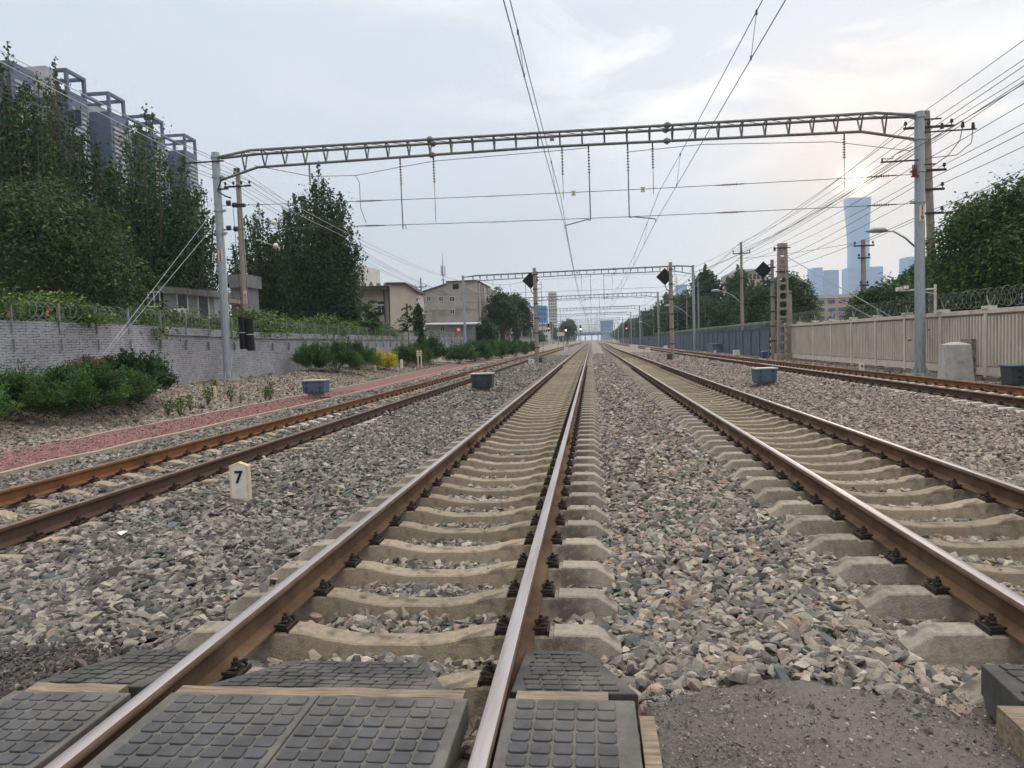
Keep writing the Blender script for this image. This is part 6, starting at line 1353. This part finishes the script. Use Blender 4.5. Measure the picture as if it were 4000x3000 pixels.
for px, py in ((1490, 1205), (1395, 1207)): q = P(px, py, Y=72); win(r, q[0], 71.98, q[2]-.15, .85, 1.0, 'y', 1); win(r, q[0], 71.98, q[2]+.58, .85, .42, 'y', 0, 'w_frame_w')
q = P(1590, 1210, Y=70.5); win(r, q[0], 70.48, q[2], .16, 1.2, 'y', 0, 'rust')
# --- four storey grey block
Yb = 100; X0, X1 = P(1655, 1200, Y=Yb)[0], P(1862, 1200, Y=Yb)[0]; zl = P(1655, 1143, Y=Yb)[2]; zm = P(1738, 1112, Y=Yb)[2]; zh = P(1800, 1100, Y=Yb)[2]; Xm = P(1742, 1110, Y=Yb)[0]; Xe = P(1880, 1200, Y=Yb)[0]
r = thing('grey_block', 'weathered grey concrete block of four storeys with a sloping roofline', 'building', (X0, Yb, 0)); O = r.location
b = MB(); b.prism([(X0, 0), (X1, 0), (X1, zh), (Xm, zh), (Xm, zm), (X0, zl)], Yb, Yb+34, 'y'); b.build('wall', MT['w_grey'], r, O)
b = MB(); b.prism([(X0-.2, zl), (Xm, zm), (Xm, zm+.18), (X0-.2, zl+.18)], Yb-.2, Yb+34, 'y'); b.b2((Xm, Yb-.2, zh), (X1+.2, Yb+14, zh+.15)); b.build('roof_edge', MT['roof_d'], r, O)
for px, py, w, h in ((1675, 1167, .62, .72), (1723, 1167, .62, .72), (1766, 1168, .72, .72), (1767, 1217, .68, .70)): q = P(px, py, Y=Yb); win(r, q[0], Yb-.02, q[2], w, h, 'y', 1)
q = P(1780, 1119, Y=Yb); b = MB(); b.b2((q[0]-.42, Yb-.05, q[2]-.35), (q[0]+.42, Yb+.02, q[2]+.35)); b.build('dark_opening', MT['board'], r, O)
for zf in (2.8, 5.6): b = MB(); b.b2((X0, Yb-.03, zf+.6), (X1, Yb, zf+.66)); b.build('floor_line', mat('floor_line_%d' % int(zf), (.22, .20, .18), .9), r, O)
for k in range(3):
    for j in range(6): win(r, X1, Yb+4+j*4.6, 3.6+k*2.7, 1.4, 1.4, 'x', 1, 'w_frame_w' if (j+k) % 2 else 'rust')
for j in range(5): b = MB(); b.tube([(X1+.15, Yb+2+j*4.6, 1), (X1+.15, Yb+2+j*4.6, 10)], .12, 5); b.build('drain_pipe', MT['w_cream'], r, O)
sc = thing('scaffold', 'red steel scaffold tower at the far side of the grey block', 'scaffold', (X1+.6, Yb+26, 0)); MT['redpaint'] = mat('scaffold_red', (.42, .09, .06), .7); b = MB(); sx, sy = X1+.3, Yb+24
for dx in (0, .9):
    for dy in (0, 3): b.tube([(sx+dx, sy+dy, 0), (sx+dx, sy+dy, 9.9)], .07, 4)
for k in range(11):
    for dy in (0, 3): b.tube([(sx, sy+dy, .4+k*.92), (sx+.9, sy+dy, .4+k*.92)], .06, 4)
    for dx in (0, .9): b.tube([(sx+dx, sy, .4+k*.92), (sx+dx, sy+3, .4+k*.92)], .06, 4)
b.build('tubes', MT['redpaint'], sc, sc.location)
r2 = thing('lean_to', 'low grey lean-to with a pale sheet roof in front of the grey block', 'building', (X0, Yb-7, 0)); q0, q1 = P(1660, 1270, Y=93), P(1852, 1268, Y=93)
b = MB(); b.b2((q0[0], 93, 0), (q1[0], 99.5, q0[2])); b.build('wall', MT['brick_hut'], r2, r2.location); b = MB(); b.hexa([(q0[0]-.3, 92.3, q0[2]+.12), (q1[0]+.3, 92.3, q1[2]+.12), (q1[0]+.3, 99.8, q1[2]+.5), (q0[0]-.3, 99.8, q0[2]+.5)], [(q0[0]-.3, 92.3, q0[2]), (q1[0]+.3, 92.3, q1[2]), (q1[0]+.3, 99.8, q1[2]+.3), (q0[0]-.3, 99.8, q0[2]+.3)]); b.build('sheet_roof', MT['roof_sheet'], r2, r2.location)
for px in (1672, 1728): q = P(px, 1285, Y=93); win(r2, q[0], 92.98, q[2], .6, .6, 'y', 1)
q = P(1800, 1288, Y=92); b = MB(); b.b2((-15.9, 91.6, 0), (-15.15, 92.8, q[2]-.1)); b.b2((-15.6, 93, 0), (-15.15, 104, q[2]-.15)); tag(b.build('brick_shed', mat('red_brick_low', (.28, .12, .085), .9, col2=(.2, .09, .07), scale=4)), 'low red brick wall right of the lean-to', 'brick wall')
q = P(1786, 1288, Y=90); r3 = thing('warning_drum', 'red and white round marker rising above the left wall before the lean-to', 'marker', (q[0], 90, 0)); b = MB(); b.tube([(q[0], 90, 0), (q[0], 90, q[2])], .12, 6); b.disc((q[0]+.0, 89.9, q[2]), (0, 1, 0), .26, .1, 14); b.build('red_disc', mat('marker_red', (.6, .08, .05), .6), r3, r3.location); b = MB(); b.disc((q[0]+.2, 89.88, q[2]), (0, 1, 0), .2, .1, 14); b.build('white_disc', MT['sign_white'], r3, r3.location)
# antenna on the grey block
q = P(1732, 1110, Y=104); t = P(1729, 993, Y=104); r = thing('antenna_mast', 'telecom antenna mast standing on the grey block roof', 'antenna', (q[0], 104, q[2])); b = MB(); b.tube([(q[0], 104, q[2]-.6), (q[0], 104, t[2])], [.09, .025], 6); b.build('mast', MT['galv_d'], r, r.location)
for k in range(3): a_ = k*2.1; b = MB(); b.box((q[0]+cos(a_)*.3, 104+sin(a_)*.3, q[2]+2.0), (.16, .1, 1.3)); b.build('antenna_panel', MT['roof_sheet'], r, r.location)
b = MB(); b.disc((q[0], 104, q[2]+.6), (0, 0, 1), .34, .05, 10); b.disc((q[0], 104, q[2]+1.3), (0, 0, 1), .34, .05, 10); b.build('platform', MT['iron'], r, r.location)

# --- far buildings
def far_building(name, label, px0, px1, yt, Y, wm, storeys=8, cols=5, gm='glass', depth=20, roof=None, base=0., face_only=True, cat='building', grp=None, band=False):
    a = P(px0, yt, Y=Y); c = P(px1, yt, Y=Y); r = thing(name, label, cat, (a[0], Y, base), grp); O = r.location; H_ = a[2]; W_ = c[0]-a[0]
    b = MB(); b.b2((a[0], Y, base), (c[0], Y+depth, H_)); b.build('wall', wm, r, O)
    if roof: b = MB(); b.b2((a[0]-W_*.01, Y-.3, H_), (c[0]+W_*.01, Y+depth, H_+roof)); b.build('roof', MT['roof_sheet'], r, O)
    if band:
        for k in range(storeys): b = MB(); z = base+(H_-base)*(k+.3)/storeys; b.b2((a[0]+W_*.02, Y-.25, z), (c[0]-W_*.02, Y, z+(H_-base)/storeys*.45)); b.build('window_band', MT[gm], r, O)
    else:
        for k in range(storeys):
            for j in range(cols):
                z = base+(H_-base)*(k+.32)/storeys; x = a[0]+W_*(j+.18)/cols; b = MB(); b.b2((x, Y-.12, z), (x+W_/cols*.64, Y, z+(H_-base)/storeys*.42)); b.build('window', MT[gm], r, O)
    return r
MT['w_beige'] = mat('far_beige', (.48, .40, .34), .8, col2=(.43, .36, .31), scale=.2)
r = far_building('office_building', 'long beige building with blue windows behind the right trees', 3145, 3520, 1168, 175, MT['w_beige'], 5, 9, 'glass_b', 25, .8)
far_building('office_building', 'beige rooftop block with dark windows rising over the trees, left of the third diamond board', 2878, 2985, 1062, 170, MT['w_beige'], 6, 7, 'glass', 20, .5)
far_building('office_building', 'pale building top just right of the tall tower base', 3425, 3560, 1125, 260, MT['w_beige'], 6, 6, 'glass_b', 30)
MT['sky_glass'] = mat('tower_glass', (.10, .29, .66), .4, .0, col2=(.08, .24, .56), scale=.02, mscale=(1, 1, 3)); MT['glass_h'] = mat('far_glass_band', (.13, .26, .50), .4); MT['w_white'] = mat('far_white', (.62, .60, .56), .8, col2=(.50, .49, .46), scale=.15)
for (px0, px1, yt, Y, lab) in ((3176, 3214, 1046, 2300, 'hazy blue high rise, left one of the pair left of the tall tower'), (3218, 3277, 1056, 2100, 'hazy blue high rise with a curved top left of the tall tower'), (3312, 3450, 1046, 2500, 'broad hazy blue building at the foot of the tall tower'), (3545, 3625, 1003, 2300, 'hazy blue building top left of pole 119'), (2644, 2684, 1112, 2300, 'hazy blue high rise left of the second gantry pole'), (3212, 3245, 1078, 2000, 'low hazy greenish building before the blue high rise')):
    far_building('high_rise', lab, px0, px1, yt, Y, MT['sky_glass'], 9, 1, 'glass_h', 60, cat='high rise', band=True)
a, c, t = P(2722, 1160, Y=2400), P(2750, 1160, Y=2400), P(2746, 1066, Y=2400); r = thing('high_rise', 'hazy blue pointed high rise right of the second gantry pole', 'high rise', (a[0], 2400, 0)); b = MB(); b.prism([(a[0], 0), (c[0], 0), (c[0], t[2]-4), (t[0], t[2]), (a[0], a[2])], 2400, 2450, 'y'); b.build('tower', MT['sky_glass'], r, r.location)
# the tall tower: square plan, narrow waist, flaring to a saddle shaped top
Y = 2700; a = P(3405, 765, Y=Y); Hh = a[2]; wpx = [(0, 44), (.12, 41), (.3, 36), (.45, 33.5), (.6, 32.5), (.75, 34), (.88, 37.5), (.96, 40), (1, 41.5)]
cxs = P(3366, 1100, Y=Y)[0]; r = thing('flared_tower', 'very tall hazy blue tower with a narrow waist and flared top under the sun', 'skyscraper', (cxs, Y, 0)); b = MB(); ring = []
zz = np.linspace(0, 1, 26)
for t_ in zz:
    hw = float(np.interp(t_, [q[0] for q in wpx], [q[1] for q in wpx]))*Y/FPX
    row = []
    for k in range(24):
        an = 2*pi*(k+.5)/24; ca, sa = cos(an), sin(an); m_ = (abs(ca)**6+abs(sa)**6)**(-1/6); x = hw*ca*m_; y = hw*sa*m_; top_ = Hh*t_
        if t_ > .93: top_ = Hh*t_-(1-(x/hw)**2)*5*(t_-.93)/.07
        b.v.append((cxs+x, Y+hw+y, top_))
for i in range(25):
    for k in range(24): b.f.append((i*24+k, i*24+(k+1) % 24, i*24+24+(k+1) % 24, i*24+24+k)); b.m.append(0)
b.f.append(tuple(25*24+k for k in range(24))); b.m.append(0)
b.build('tower_body', MT['sky_glass'], r, r.location, smooth=40)
b = MB()
for k in range(12): x = cxs-30+k*5.4; b.b2((x, Y-1.5, Hh*.90), (x+1.2, Y-.2, Hh*.965))
b.build('crown_fins', MT['glass_b'], r, r.location)
# left far buildings
far_building('white_tower', 'pale grey high rise with vertical window strips seen through the wires', 2141, 2172, 1146, 620, MT['w_white'], 16, 4, 'glass', 12, 1)
MT['clad_blue'] = mat('blue_cladding', (.055, .26, .56), .6, col2=(.045, .21, .47), scale=.1)
r = far_building('blue_building', 'bright blue clad building left of the pale high rise', 2069, 2134, 1196, 430, MT['clad_blue'], 7, 6, 'glass_b', 15)
far_building('grey_flats', 'grey flats left of the blue clad building', 2036, 2072, 1205, 330, MT['w_white'], 7, 3, 'glass', 20)
far_building('grey_flats', 'lower pale flats below the blue clad building', 2095, 2138, 1262, 300, MT['w_white'], 4, 5, 'glass', 20)
far_building('high_rise', 'pale gridded high rise behind the cream gabled house', 1345, 1422, 1040, 260, MT['w_white'], 22, 10, 'glass', 20, cat='high rise')
far_building('blue_building', 'far blue building low behind the gantries, right of the vanishing point', 2345, 2395, 1252, 1500, MT['clad_blue'], 5, 6, 'glass_b', 30)
far_building('overpass', 'blue fenced overpass crossing the tracks near the vanishing point', 2230, 2390, 1303, 980, mat('overpass_blue', (.07, .13, .33), .7), 1, 14, 'glass_b', 12, 1.2, base=7.5, cat='bridge')
for i in range(7):
    q = P(2236+i*25, 1300, Y=982); b = MB(); b.b2((q[0]-.8, 984, -1), (q[0]+.8, 988, 7.6)); tag(b.build('overpass_pier', MT['w_white']), ordinal(i)+' pale pier from the left under the blue fenced overpass', 'pier', 'piers of the overpass')
# ---------------------------------------------------------------- haze
hz = MB(); hz.b2((-3200, -60, -1.8), (3400, 3300, 560)); m = bpy.data.materials.new('haze_air'); m.use_nodes = True; t = m.node_tree; t.nodes.clear(); o_ = t.nodes.new('ShaderNodeOutputMaterial'); v_ = t.nodes.new('ShaderNodeVolumePrincipled')
v_.inputs['Color'].default_value = (.72, .88, 1.0, 1); v_.inputs['Density'].default_value = .00036; v_.inputs['Anisotropy'].default_value = .2; t.links.new(v_.outputs[0], o_.inputs['Volume'])
tag(hz.build('haze', m), kind='stuff')
